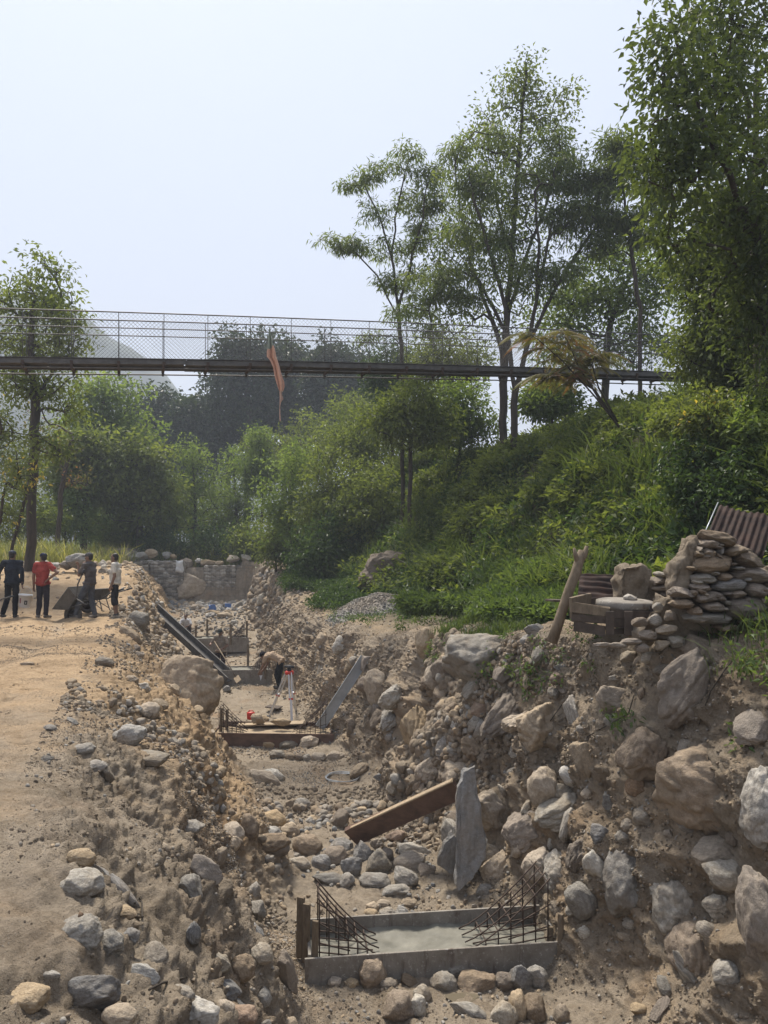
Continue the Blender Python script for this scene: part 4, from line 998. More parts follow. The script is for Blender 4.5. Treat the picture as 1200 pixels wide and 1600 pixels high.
mb.tube([P(x, y, 8.6) - a for x, y in ((905, 880), (914, 866), (917, 853))], [.04, .034, .02], 9); mb.tube([P(x, y, 8.58) - a for x, y in ((904, 882), (899, 866), (897, 856))], [.035, .026, .012], 9)
tag(mb.build('wooden_post', M['wood'], None, a), 'leaning forked tree trunk post at the lip of the terrace', 'post')

# gravel heap
hp = hit(583, 985)[0]; gx, gy, gz = -.30, 23.0, 0.0
n = 46; V = []
for i in range(n):
    for j in range(n):
        a, b = (i / (n - 1) - .5) * 3.4, (j / (n - 1) - .5) * 3.2; rr = math.hypot(a / 1.45, b / 1.35)
        V.append((a, b, drop(gx + a, gy + b) - .06 + .62 * max(-.1, 1 - rr ** 1.7) + .03 * float(noise(np.array([[a * 3, b * 3, 2.]]), 2)[0])))
gh = mesh_np('gravel_heap', V, quads=[(i * n + j, (i + 1) * n + j, (i + 1) * n + j + 1, i * n + j + 1) for i in range(n - 1) for j in range(n - 1)], mat=M['grey_st'], loc=(gx, gy, gz))
r_ = np.random.default_rng(5); Vn = np.array(V); kk = r_.integers(len(V), size=9000); kk = kk[np.hypot(Vn[kk, 0] / 1.45, Vn[kk, 1] / 1.35) < 1.02]
pp = Vn[kk] + r_.normal(size=(len(kk), 3)) * [.03, .035, .008]
gp = scatter_mesh('gravel', 'heap of pale grey gravel on the terrace edge', [(pp, np.tile([0, 0, 1.], (len(kk), 1)), sizes(len(kk), .035, .075, 6), [0, 0, 4, 3], 7)], 1, mats6, 6, False)
del gp['kind']; del gp['label']; gp.name = 'gravel'; gp.parent = gh; gp['kind'] = 'stuff'
tag(gh, 'heap of pale grey gravel on the edge of the right terrace', 'gravel heap')

# ------------------------------------------------------------------ leaning metal channel, chute, tripod, small things in the trench
def channel(label, name, a, b, w, h, mat, cat, up=Vector((0, 0, 1)), extra=None):
    a, b = Vector(a), Vector(b); d = (b - a).normalized(); sd = d.cross(up).normalized(); u = sd.cross(d)
    mb = MB(); t = .008
    mb.beam(Vector(), b - a, w, t, up); mb.beam(sd * (w / 2) + u * h / 2, b - a + sd * (w / 2) + u * h / 2, t, h, up); mb.beam(-sd * (w / 2) + u * h / 2, b - a - sd * (w / 2) + u * h / 2, t, h, up)
    return tag(mb.build(name, M[mat], None, a), label, cat)
a = P(499, 1137, 17.5); hb_, hn_ = hit(577, 1026); b = hb_ + hn_ * .10 + Vector((0, -.12, 0))
channel('long pale grey metal channel leaning from the second footing to the right bank', 'metal_channel', a, b, .22, .05, 'steel', 'metal channel', Vector((.35, -.9, .3)))
chute = empty('metal_chute', P(238, 953, 27), 'long dark metal chute sloping from the path down to the third footing', 'chute')
a, b = P(236, 951, 27.0), P(360, 1064, 25.2); d = (b - a).normalized(); sd = d.cross(Vector((0, 0, 1))).normalized(); u = sd.cross(d)
for nm, off, w, h in (('floor_plate', Vector(), .42, .03), ('side_rail', sd * .24 + u * .08, .05, .2), ('side_rail', -sd * .24 + u * .08, .05, .2)):
    mb = MB(); mb.beam(a + off - chute.location, b + off - chute.location, w, h); mb.build(nm, M['dsteel'], chute)
for tt in (.6, .85):
    q0 = a.lerp(b, tt); mb = MB(); mb.tube([q0 + sd * .2 - chute.location, Vector((q0.x, q0.y, -2.65)) + sd * .2 - chute.location], .035, 8); mb.tube([q0 - sd * .2 - chute.location, Vector((q0.x, q0.y, -2.65)) - sd * .2 - chute.location], .035, 8); mb.build('prop', M['wood'], chute)
tp = empty('survey_tripod', P(452, 1135, 19.9), 'surveying tripod with pale legs and a red head standing in the trench', 'tripod')
top = P(452, 1050, 19.9) - tp.location
M['tri_leg'] = mat_simple('pale_aluminium', (.62, .63, .64), (.5, .5, .52), .4, 3, .3)
for (px, py, D) in ((456, 1131, 19.55), (421, 1119, 20.7), (463, 1113, 21.0)):
    ft = P(px, py, D) - tp.location; k0 = top + Vector((ft.x - top.x, ft.y - top.y, 0)).normalized() * .09; md = k0.lerp(ft, .52)
    s_ = (ft - k0).cross(Vector((0, 1, .2))).normalized() * .035
    mb = MB(); mb.beam(k0 + s_, md + s_, .03, .03); mb.beam(k0 - s_, md - s_, .03, .03); mb.beam(md - (ft - k0) * .03, ft, .055, .04); lg = mb.build('leg', M['tri_leg'], tp)
    mb = MB(); mb.beam(md - s_ * 1.6, md + s_ * 1.6, .04, .05); mb.build('clamp', M['red_pl'], lg)
mb = MB(); mb.lathe([(.02, -.06), (.11, -.06), (.12, -.01), (.10, .03), (.02, .03)], 18, Matrix.Translation(top)); mb.build('tripod_head', M['red_pl'], tp)
lv = empty('auto_level', P(452, 1048, 19.9), 'small dark optical level mounted on the surveying tripod', 'optical level')
M['blk'] = mat_simple('black_plastic', (.03, .032, .035), (.02, .02, .022), .5, 5)
mb = MB(); mb.box((0, 0, .09), (.10, .14, .10), bev=.015); mb.lathe([(.02, 0), (.06, 0), (.06, .035), (.02, .035)], 14); mb.build('housing', M['blk'], lv)
mb = MB(); mb.lathe([(.015, -.13), (.032, -.13), (.036, .13), (.015, .13)], 12, Matrix.Translation((0, 0, .10)) @ Matrix.Rotation(R(90), 4, 'Y') @ Matrix.Rotation(R(20), 4, 'X')); mb.build('telescope', M['blk'], lv)
# red container
rc = empty('red_container', P(392, 1124, 18.6), 'small red plastic container standing on the trench floor', 'container')
mb = MB(); mb.lathe([(.02, 0), (.085, 0), (.095, .02), (.098, .08), (.092, .085), (.098, .09), (.098, .15), (.085, .175), (.04, .185)], 20, Matrix.Diagonal((1, .8, 1, 1))); mb.build('can', M['red_pl'], rc)
mb = MB(); mb.tube([(-.06, 0, .18), (-.05, 0, .215), (.05, 0, .215), (.06, 0, .18)], .01, 6); mb.build('handle', M['red_pl'], rc)
# coil of wire
h0 = hit(535, 1218)[0]; mb = MB()
for k in range(3):
    r0 = .31 + .012 * k; mb.tube([(r0 * math.cos(t) , r0 * math.sin(t), .015 + .013 * k + .008 * math.sin(3 * t + k)) for t in np.linspace(0, 2 * math.pi, 49)], .007, 5, False)
tag(mb.build('wire_coil', M['steel'], None, h0 + Vector((0, 0, .02))), 'ring of coiled grey wire lying on the trench floor', 'wire coil')
mb = MB(); a = P(418, 1103, 21.3); mb.beam(Vector(), P(438, 1106, 21.2) - a, .34, .03, bev=.004); tag(mb.build('mortar_pan', M['darkwood'], None, a), 'dark flat board lying on the trench floor near the bent person', 'board')
# puddle
pd = MB(); c = hit(722, 1560)[0]; zz0 = c.z + .006
pd.add([(c.x + .15 * math.cos(t) * (1 + .2 * math.sin(3 * t)), c.y + .10 * math.sin(t) * (1 + .15 * math.cos(2 * t)), zz0) for t in np.linspace(0, 6.283, 25)[:-1]], [tuple(range(24))])
t = NT('muddy_water'); M['water'] = t.sets((.12, .10, .07), .06, None, .5); tag(pd.build('water', M['water']), 'muddy brown puddle below the boulders of the near footing', None, None, 'structure')
# twigs and roots on the right wall
for k, (pts, lab) in enumerate([([(760, 955), (785, 940), (805, 938), (830, 925), (852, 905), (870, 880)], 0), ([(812, 1150), (840, 1139), (858, 1134), (866, 1120), (880, 1100)], 0), ([(1000, 1215), (1006, 1180), (1018, 1150)], 0), ([(920, 1150), (960, 1130), (985, 1118), (992, 1090)], 0), ([(1095, 1130), (1112, 1080), (1135, 1050), (1150, 1030)], 0), ([(228, 1556), (255, 1543), (285, 1536)], 1), ([(205, 1418), (214, 1408), (222, 1418), (218, 1440)], 1)]):
    if k in (0, 2): continue
    q_ = [hit(x, y) for x, y in pts]; q_ = [p + n * .03 for p, n in q_]; mb = MB(); mb.tube([p - q_[0] for p in q_], .007, 5)
    tag(mb.build('root' if not lab else 'twig', M['bark'], None, q_[0]), ['', 'dark root lying across the big pale topped boulder', 'thin root hanging in front of the huge boulder', 'crooked root in the bank below the plank box', 'root hanging in the soil under the dry stone wall', 'dry dark twig lying on the spoil near the bottom edge', 'thin bent twig by the bun shaped stone'][k], 'root' if not lab else 'twig')
# ------------------------------------------------------------------ people
def capsule(a, ra, b, rb, n=14, m=5):
    a, b = np.array(a, float), np.array(b, float); d = b - a; L = np.linalg.norm(d); d = d / max(L, 1e-6)
    x = np.cross(d, [0, 0, 1.0] if abs(d[2]) < .9 else [1.0, 0, 0]); x /= np.linalg.norm(x); y = np.cross(d, x)
    rings = [(a - d * ra * math.cos(t), ra * math.sin(t)) for t in np.linspace(.12, math.pi / 2, m)] + [(b + d * rb * math.sin(t), rb * math.cos(t)) for t in np.linspace(0, math.pi / 2 - .12, m)]
    V = [c + (x * math.cos(2 * math.pi * k / n) + y * math.sin(2 * math.pi * k / n)) * r for c, r in rings for k in range(n)]
    F = [(i * n + k, i * n + (k + 1) % n, (i + 1) * n + (k + 1) % n, (i + 1) * n + k) for i in range(len(rings) - 1) for k in range(n)] + [tuple(range(n))[::-1], tuple(range((len(rings) - 1) * n, len(rings) * n))]
    return V, F
def ellips(c, ax, ex=None, ez=None, n=18):
    V = []; ez = np.array(ez if ez is not None else (0, 0, 1), float); ez /= np.linalg.norm(ez); ex = np.array(ex if ex is not None else (1, 0, 0), float); ex = ex - ez * ex.dot(ez); ex /= np.linalg.norm(ex); ey = np.cross(ez, ex)
    T = np.linspace(.06, math.pi - .06, 11)
    for t in T:
        for k in range(n):
            p = 2 * math.pi * k / n; V.append(np.array(c) + ex * ax[0] * math.sin(t) * math.cos(p) + ey * ax[1] * math.sin(t) * math.sin(p) - ez * ax[2] * math.cos(t))
    m = len(T); F = [(i * n + k, i * n + (k + 1) % n, (i + 1) * n + (k + 1) % n, (i + 1) * n + k) for i in range(m - 1) for k in range(n)] + [tuple(range(n))[::-1], tuple(range((m - 1) * n, m * n))]
    return V, F
def fuse(name, prims, vox, mat, parent=None, smooth=3):
    mb = MB()
    for V, F in prims: mb.add(V, F)
    o = mb.build(name, None); md = o.modifiers.new('r', 'REMESH'); md.mode = 'VOXEL'; md.voxel_size = vox; md.use_smooth_shade = True
    sm_ = o.modifiers.new('s', 'SMOOTH'); sm_.iterations = smooth; sm_.factor = .5
    dg = bpy.context.evaluated_depsgraph_get(); me = bpy.data.meshes.new_from_object(o.evaluated_get(dg)); bpy.data.objects.remove(o)
    me.name = name; me.materials.clear(); me.materials.append(mat); me.polygons.foreach_set('use_smooth', np.ones(len(me.polygons), bool))
    if name in ('shirt', 'trousers'):                      # creases in the cloth
        co = np.zeros(len(me.vertices) * 3, np.float32); me.vertices.foreach_get('co', co); co = co.reshape(-1, 3); nn = np.zeros(len(co) * 3, np.float32); me.vertices.foreach_get('normal', nn); nn = nn.reshape(-1, 3)
        w = .011 * fbm(co * np.array([9, 9, 6.]) + len(co) % 17, 3, 5) - .012 * np.maximum(0, .15 - np.abs(noise(co * np.array([7, 7, 11.]) + len(co) % 13, 8))) / .15
        me.vertices.foreach_set('co', (co + nn * w[:, None]).astype(np.float32).ravel()); me.update()
    ob = bpy.data.objects.new(name, me); COL.objects.link(ob)
    if parent: ob.parent = parent
    return ob
def cloth(name, a, b): return mat_simple(name, tuple(x * 1.2 + .006 for x in a), tuple(x * .8 for x in b), .92, 6, bump=.5, bdist=.012, spec=.1)
SKIN = mat_simple('brown_skin', (.20, .115, .075), (.15, .085, .055), .6, 5, bump=.1, spec=.4); HAIR = mat_simple('black_hair', (.015, .013, .012), (.03, .026, .024), .6, 30, bump=.5)
EYEM = mat_simple('eye_white', (.6, .58, .55), (.5, .48, .46), .3, 3)
BASE = dict(pelvis=(0, 0, .94), chest=(0, .0, 1.24), neck=(0, -.015, 1.45), head=(0, .02, 1.585), sl=(-.185, 0, 1.395), sr=(.185, 0, 1.395), el=(-.235, -.03, 1.11), er=(.235, -.03, 1.11), wl=(-.245, .03, .86), wr=(.245, .03, .86),
            hl=(-.09, 0, .90), hr=(.09, 0, .90), kl=(-.095, .02, .49), kr=(.095, .02, .49), al=(-.095, -.03, .085), ar=(.095, -.03, .085), look=(0, 1, 0), fl=(0, 1, 0), fr=(0, 1, 0), curl=.5, hdl=None, hdr=None)
def hand(w, d, side, curl):
    w, d = np.array(w, float), np.array(d, float); d /= np.linalg.norm(d); s = np.array(side, float); s = s - d * s.dot(d); s /= np.linalg.norm(s); nrm = np.cross(d, s)
    pr = [ellips(w + d * .05, (.040, .018, .055), s, d, 12)]
    for k, (o, L) in enumerate(((-.030, .066), (-.010, .078), (.010, .072), (.028, .056))):
        b = w + d * .092 + s * o; kn = b + (d * math.cos(curl * .6) + nrm * math.sin(curl * .6)) * L * .5; tp_ = kn + (d * math.cos(curl * 1.7) + nrm * math.sin(curl * 1.7)) * L * .5
        pr += [capsule(b, .0095, kn, .009, 8, 3), capsule(kn, .009, tp_, .0075, 8, 3)]
    b = w + d * .03 - s * .034; kn = b + (d * .7 - s * .6 + nrm * .3) * .04; pr += [capsule(b, .013, kn, .011, 8, 3), capsule(kn, .011, kn + (d * .9 + nrm * .4) * .03, .009, 8, 3)]
    return pr
def person(label, loc, rz, pose, shirt, sleeve, trousers, legcut, headgear, hgmat, scale=1.0, shoes='dark', belly=0.0):
    J = {**BASE, **pose}; a = {k: np.array(v, float) for k, v in J.items() if k not in ('curl', 'hdl', 'hdr')}
    body = []; sp_ = a['chest'] - a['pelvis']; sp_ /= np.linalg.norm(sp_); su = a['neck'] - a['chest']; su /= np.linalg.norm(su); across = a['sr'] - a['sl']; across /= np.linalg.norm(across); hipx = a['hr'] - a['hl']; hipx /= np.linalg.norm(hipx)
    fwd = np.cross(sp_, across) * -1; fwd = fwd if fwd[1] > -.2 or True else -fwd
    fwd = np.cross(sp_, across)
    def torso(g):
        pr = []
        for t in np.linspace(0, 1, 6):
            c = a['pelvis'] * (1 - t) + a['chest'] * t; x = hipx * (1 - t) + across * t
            wx = np.interp(t, [0, .45, 1], [.165, .15, .172]) + g; wy = np.interp(t, [0, .45, 1], [.115, .10 + belly, .118 + belly * .3]) + g
            pr.append(ellips(c + fwd * (-.02 + belly * .6 * math.sin(t * 3.0)), (wx, wy, .10 + g), x, sp_))
        for t in (.35, .7): c = a['chest'] * (1 - t) + a['neck'] * t; pr.append(ellips(c, (.165 - .05 * t + g, .105 - .03 * t + g, .09 + g), across, su))
        for s in ('sl', 'sr'): pr.append(capsule(a['neck'] * .75 + a['chest'] * .25, .062 + g, a[s], .058 + g))
        return pr
    body += torso(0.0); body.append(capsule(a['neck'], .055, a['head'] - (0, 0, .05), .05))
    lk = a['look'] / np.linalg.norm(a['look']); hx = np.cross(lk, [0, 0, 1.]); hx /= max(np.linalg.norm(hx), 1e-6); hup = np.cross(hx, lk); H = a['head']
    body += [ellips(H + hup * .02, (.074, .094, .098), hx, hup), ellips(H + lk * .022 - hup * .055, (.056, .068, .062), hx, hup), ellips(H + lk * .095 - hup * .018, (.012, .018, .024), hx, hup, 10), ellips(H + lk * .085 - hup * .062, (.022, .010, .009), hx, hup, 10), ellips(H + lk * .075 - hup * .095, (.024, .02, .018), hx, hup, 10)]
    for s in (-1, 1): body.append(ellips(H + hx * s * .076 - lk * .01, (.010, .022, .032), hx, hup, 10))
    for S, E, Wr, sg in (('sl', 'el', 'wl', -1), ('sr', 'er', 'wr', 1)):
        body += [capsule(a[S], .052, a[E], .040), capsule(a[E], .041, a[Wr], .028)]
        hd = J['hd' + S[1]]; dd = np.array(hd if hd is not None else a[Wr] - a[E], float); body += hand(a[Wr], dd, np.array((.15 * -sg, 1.0, .25)) if abs(dd[1]) < .8 * np.linalg.norm(dd) else np.array((1.0 * -sg, 0, .2)), J['curl'])
    for Hh, K, A_, f in (('hl', 'kl', 'al', 'fl'), ('hr', 'kr', 'ar', 'fr')):
        ff = a[f] / np.linalg.norm(a[f]); body += [capsule(a[Hh], .080, a[K], .056), capsule(a[K], .055, a[A_], .036), capsule(a[A_] - (0, 0, .03), .04, a[A_] + ff * .13 - (0, 0, .05), .03)]
    o = fuse('person', body, .0075, SKIN); o.location = loc; o.rotation_euler = (0, 0, rz); o.scale = (scale,) * 3; tag(o, label, 'person')
    sh = torso(.020); hem = a['pelvis'] * 1.06 - a['chest'] * .06; sh.append(ellips(hem, (.212, .158, .075), hipx, sp_))
    for S, E, Wr in (('sl', 'el', 'wl'), ('sr', 'er', 'wr')):
        if sleeve <= 1: sh.append(capsule(a[S], .075, a[S] + (a[E] - a[S]) * sleeve * .95, .066))
        else: sh += [capsule(a[S], .073, a[E], .056), capsule(a[E], .057, a[E] + (a[Wr] - a[E]) * .93, .044)]
    fuse('shirt', sh, .013, shirt, o)
    tr = [ellips(a['pelvis'], (.170, .130, .10), hipx, sp_), ellips(a['pelvis'] * .55 + (a['hl'] + a['hr']) * .225, (.168, .125, .10), hipx)]
    for Hh, K, A_ in (('hl', 'kl', 'al'), ('hr', 'kr', 'ar')):
        tr.append(capsule(a[Hh], .094, a[K], .076))
        if legcut >= 1: tr.append(capsule(a[K], .075, a[K] + (a[A_] - a[K]) * .93, .062))
        else: tr.append(capsule(a[K], .078, a[K] + (a[A_] - a[K]) * legcut, .075))
    fuse('trousers', tr, .013, trousers, o)
    for A_, f in (('al', 'fl'), ('ar', 'fr')):
        ff = a[f] / np.linalg.norm(a[f]); fuse('shoe', [capsule(a[A_] + ff * -.03 - (0, 0, .035), .046, a[A_] + ff * .15 - (0, 0, .048), .037), ellips(a[A_] - (0, 0, .01), (.045, .055, .05), None, None)], .012, cloth('shoe_' + shoes, (.05, .045, .042) if shoes == 'dark' else (.22, .19, .16), (.03, .028, .026)), o)
    hair = [ellips(H + hup * .032 - lk * .012, (.082, .100, .098), hx, hup)]
    fuse('hair', [ellips(H + hup * .045 - lk * .028, (.081, .088, .088), hx, hup), ellips(H - lk * .045 - hup * .005, (.074, .06, .075), hx, hup)], .011, HAIR, o)
    if headgear == 'cap':
        fuse('cap', [ellips(H + hup * .062 - lk * .008, (.089, .104, .074), hx, hup), ellips(H + hup * .05 + lk * .105, (.068, .075, .012), hx, hup)], .010, hgmat, o)
    elif headgear == 'kerchief':
        fuse('headscarf', [ellips(H + hup * .04 - lk * .02, (.092, .108, .10), hx, hup), ellips(H - lk * .12 + hup * .0, (.05, .06, .05), hx, hup), ellips(H - lk * .18 - hup * .05, (.035, .03, .07), hx, hup)], .011, hgmat, o)
    for s in (-1, 1):
        V, F = ellips(H + lk * .083 + hx * s * .031 + hup * .006, (.014, .008, .008), hx, hup, 10); mb = MB(); mb.add(V, F, True); mb.build('eye', EYEM, o)
    return o
def foot(px, D):
    x = (px - 600) / FPX * D; return Vector((x, D, drop(x, D) - .012))
NAVY = cloth('navy_cloth', (.022, .026, .036), (.014, .017, .024)); BLACK = cloth('black_cloth', (.016, .016, .019), (.010, .010, .012))
# dark clothed person, back turned, left arm out to a barrow, bucket in the right hand
p1 = foot(19, 20.2)
person('person in dark long sleeved clothes and cap seen from behind, carrying a white bucket', p1, R(4), dict(kl=(-.15, .10, .50), al=(-.22, -.05, .10), kr=(.07, .04, .49), ar=(.06, .02, .085), el=(-.38, .10, 1.16), wl=(-.42, .22, .93), er=(.25, -.02, 1.11), wr=(.24, .02, .86), sl=(-.2, 0, 1.40), sr=(.2, 0, 1.40), look=(.1, 1, -.1), curl=1.3), NAVY, 2, BLACK, 1, 'cap', cloth('slate_cap', (.06, .07, .085), (.04, .045, .055)), 1.04)
# bucket
hx_ = p1 + Vector((.24 * 1.04, .05, .80 * 1.04)); bk = empty('bucket', hx_ + Vector((.05, .0, -.54)), 'white plastic bucket with dark printed marks hanging from the hand of the dark clothed person', 'bucket', rot=(0, R(6), 0))
M['white_pl'] = mat_simple('white_plastic', (.66, .66, .66), (.52, .52, .53), .4, 4, bump=.05)
mb = MB(); mb.lathe([(.01, 0), (.135, 0), (.14, .005), (.165, .30), (.176, .30), (.178, .335), (.168, .335), (.163, .30), (.137, .012), (.01, .012)], 30); mb.build('pail', M['white_pl'], bk)
mb = MB(); mb.tube([(.17 * math.cos(t), 0, .31 + .23 * math.sin(t)) for t in np.linspace(0, math.pi, 15)], .004, 5); mb.build('handle', M['steel'], bk)
def patch(a0, a1, z0, z1, mat, nm):
    n = 6; V = []
    for i in range(n):
        t = a0 + (a1 - a0) * i / (n - 1)
        for z in (z0, z1): r = .14 + .025 * z / .30 + .0035; V.append((r * math.cos(t), r * math.sin(t), z))
    mesh_np(nm, V, quads=[(2 * i, 2 * i + 2, 2 * i + 3, 2 * i + 1) for i in range(n - 1)], mat=mat, parent=bk)
M['dk_red'] = mat_simple('faded_red_print', (.26, .10, .10), (.18, .09, .09), .6, 40)
patch(R(-122), R(-104), .10, .235, M['dk_red'], 'printed_label'); patch(R(-72), R(-44), .155, .185, M['blk'], 'printed_mark'); patch(R(-72), R(-62), .09, .155, M['blk'], 'printed_mark'); patch(R(-72), R(-44), .075, .10, M['blk'], 'printed_mark'); patch(R(-54), R(-44), .10, .155, M['blk'], 'printed_mark')
# red shirt
person('person in a red shirt and navy cap with one hand on the hip', foot(67, 20.2), R(-6), dict(sr=(.175, 0, 1.40), er=(.43, -.05, 1.20), wr=(.215, -.10, 1.03), hdr=(-.6, -.2, -.5), el=(-.24, -.03, 1.10), wl=(-.27, .03, .84), look=(-.85, .6, 0), kl=(-.10, .02, .49), al=(-.11, -.03, .085), kr=(.09, .02, .49), ar=(.10, -.03, .085), fl=(-.7, .7, 0), fr=(.3, 1, 0)),
       cloth('red_cloth', (.29, .05, .04), (.20, .036, .03)), .62, cloth('dark_trousers', (.028, .022, .026), (.018, .015, .018)), 1, 'cap', cloth('navy_cap', (.02, .024, .05), (.015, .018, .035)), 1.0, 'pale')
# grey shirt with the barrow
p3 = foot(140, 20.0)
person('person in grey shirt, jeans and cap tipping a wheelbarrow up by its handles', p3, R(78), dict(sl=(-.18, .02, 1.38), sr=(.18, .0, 1.38), el=(-.22, .16, 1.13), er=(.23, .14, 1.13), wl=(-.16, .22, 1.36), wr=(.16, .22, 1.36), hdl=(0, .3, .8), hdr=(0, .3, .8), kl=(-.11, .20, .50), al=(-.12, .33, .085), kr=(.11, .02, .50), ar=(.13, -.07, .085), look=(-.12, 1, -.08), curl=1.4),
       cloth('grey_shirt', (.10, .088, .082), (.065, .058, .056)), .75, cloth('grey_jeans', (.085, .088, .098), (.05, .054, .062)), 1, 'cap', cloth('grey_cap', (.085, .08, .08), (.05, .05, .05)), 1.0, 'pale')
# white shirt, shorts
person('person in a white shirt and dark shorts watching from the bank edge', foot(180, 20.3), R(100), dict(el=(-.235, -.02, 1.10), wl=(-.25, .06, .86), er=(.23, -.05, 1.10), wr=(.235, .03, .86), look=(.25, 1, -.02)),
       cloth('cream_shirt', (.60, .56, .48), (.48, .44, .38)), .62, cloth('dark_shorts', (.028, .026, .028), (.018, .017, .018)), .28, None, None, .99, 'dark', .035)
# bent person
bent = person('person in tan top and black trousers bending down in the trench', foot(433, 24.6), R(82), dict(pelvis=(0, -.12, .88), chest=(0, .17, 1.04), neck=(0, .36, 1.07), head=(0, .47, 1.04), sl=(-.18, .32, 1.02), sr=(.18, .32, 1.02), el=(-.2, .42, .74), er=(.2, .38, .74), wl=(-.12, .55, .52), wr=(.14, .55, .50), hl=(-.09, -.12, .86), hr=(.09, -.12, .86), kl=(-.1, .0, .46), kr=(.1, -.06, .46), al=(-.11, -.10, .085), ar=(.11, -.02, .085), look=(0, .75, -.65), curl=1.3),
       cloth('tan_top', (.36, .27, .19), (.27, .20, .14)), .55, BLACK, 1, 'kerchief', cloth('black_scarf', (.02, .018, .022), (.012, .011, .014)))
tw = empty('trowel', bent.location + Matrix.Rotation(R(82), 3, 'Z') @ Vector((.14, .58, .42)), 'small pale trowel held by the bent person', 'trowel')
mb = MB(); mb.tube([(0, 0, .06), (0, 0, -.02)], .014, 8); mb.build('grip', M['wood'], tw); mb = MB(); mb.add([(-.05, 0, -.03), (.05, 0, -.03), (.0, -.04, -.2), (-.05, .006, -.03), (.05, .006, -.03), (0, -.034, -.2)], [(0, 1, 2), (5, 4, 3), (0, 3, 4, 1), (1, 4, 5, 2), (2, 5, 3, 0)]); mb.build('blade', M['tri_leg'], tw)
# shovelling person
p6 = foot(345, 27.2)
person('person in faded shirt and dark cap holding a long shovel behind the third footing', p6, R(168), dict(el=(-.30, .10, 1.14), wl=(-.08, .27, .98), er=(.33, .08, 1.18), wr=(.28, .26, 1.14), kl=(-.12, .06, .49), kr=(.12, .03, .49), hdl=(.6, .4, -.1), hdr=(-.4, .6, .1), look=(0, 1, -.35), head=(0, .05, 1.57), curl=1.4),
       cloth('faded_shirt', (.26, .215, .165), (.17, .14, .11)), .7, cloth('black_shorts', (.035, .022, .022), (.02, .016, .016)), .3, 'cap', cloth('dark_cap', (.03, .036, .034), (.02, .024, .022)), 1.02)
shv = empty('shovel', P(335, 1002, 26.8), 'long handled shovel with a pale blade held over the third footing', 'shovel')
e = P(369, 1058, 25.0) - shv.location; mb = MB(); mb.tube([Vector(), e], .019, 8); mb.build('handle', M['wood'], shv)
dv = e.normalized(); sd_ = dv.cross(Vector((0, 1, .3))).normalized(); mb = MB(); mb.beam(e - dv * .03, e + dv * .27, .19, .012, Vector((0, -1, .3)), .003); mb.build('blade', M['tan_st'], shv)
# seated person
person('person in a white shirt squatting near the farthest footing', foot(291, 36.6), R(182), dict(pelvis=(0, -.12, .34), chest=(0, .02, .63), neck=(0, .08, .83), head=(0, .13, .96), sl=(-.18, .08, .78), sr=(.18, .08, .78), el=(-.27, .24, .56), er=(.27, .24, .56), wl=(-.07, .42, .50), wr=(.07, .42, .50), hl=(-.1, -.1, .33), hr=(.1, -.1, .33), kl=(-.24, .32, .50), kr=(.24, .32, .50), al=(-.2, .12, .085), ar=(.2, .12, .085), look=(0, 1, -.25)),
       cloth('white_shirt', (.66, .66, .66), (.52, .52, .53)), .8, cloth('brown_trousers', (.05, .035, .035), (.03, .022, .022)), 1, None, None)

# ------------------------------------------------------------------ wheelbarrows (local x forward, nose at the origin, tray plane at z = 0)
M['tray'] = mat_simple('grey_tray_steel', (.135, .125, .11), (.07, .062, .054), .7, 7, .25, .3); M['tyre'] = mat_simple('dusty_tyre', (.055, .048, .042), (.10, .085, .068), .95, 9, bump=.4)
def barrow(label, loc, rz, pitch, sc=1.0):
    root = empty('wheelbarrow', loc, label, 'wheelbarrow', 'wheelbarrows on the path', (0, pitch, rz)); root.scale = (sc,) * 3
    top = [(0, -.27), (0, .27), (-.74, .33), (-.74, -.33)]; bot = [(-.20, -.17), (-.20, .17), (-.62, .20), (-.62, -.20)]
    V = [(x, y, .0) for x, y in top] + [(x, y, -.27) for x, y in bot]
    mb = MB(); mb.add(V, [(0, 1, 5, 4), (1, 2, 6, 5), (2, 3, 7, 6), (3, 0, 4, 7), (4, 5, 6, 7)]); tr = mb.build('tray', M['tray'], root)
    s = tr.modifiers.new('thick', 'SOLIDIFY'); s.thickness = .008
    mb = MB(); mb.tube([(x, y, .0) for x, y in top + top[:1]], .013, 8); mb.build('rim_tube', M['dsteel'], tr)
    for sg in (-1, 1):
        mb = MB(); mb.tube([(-.02, .06 * sg, -.33), (-.25, .16 * sg, -.29), (-.66, .24 * sg, -.28), (-.95, .28 * sg, -.12), (-1.32, .29 * sg, -.03)], .019, 8); mb.build('frame_tube', M['dsteel'], root)
        mb = MB(); mb.tube([(-1.2, .29 * sg, -.06), (-1.36, .295 * sg, -.02)], .025, 8); mb.build('grip', M['blk'], root)
        mb = MB(); mb.tube([(-.60, .22 * sg, -.28), (-.68, .25 * sg, -.62), (-.74, .25 * sg, -.62)], .016, 8); mb.tube([(-.30, .17 * sg, -.29), (-.66, .245 * sg, -.56)], .011, 6); mb.build('leg', M['dsteel'], root)
    wc = Matrix.Translation((-.14, 0, -.42)) @ Matrix.Rotation(R(90), 4, 'X')
    mb = MB(); mb.lathe([(.135 + .058 * (1 + math.cos(t)) , .05 * math.sin(t)) for t in np.linspace(0, 6.283, 13)[:-1]], 30, wc, True); wh = mb.build('wheel', M['tyre'], root)
    mb = MB(); mb.lathe([(.02, -.05), (.05, -.045), (.05, -.02), (.14, -.028), (.14, .028), (.05, .02), (.05, .045), (.02, .05)], 20, wc); mb.build('rim', M['rustsheet'], wh)
    mb = MB()
    for sg in (-1, 1): mb.tube([(-.14, .07 * sg, -.42), (-.10, .08 * sg, -.31)], .012, 6)
    mb.tube([(-.14, -.085, -.42), (-.14, .085, -.42)], .012, 6); mb.build('axle', M['dsteel'], wh)
    return root
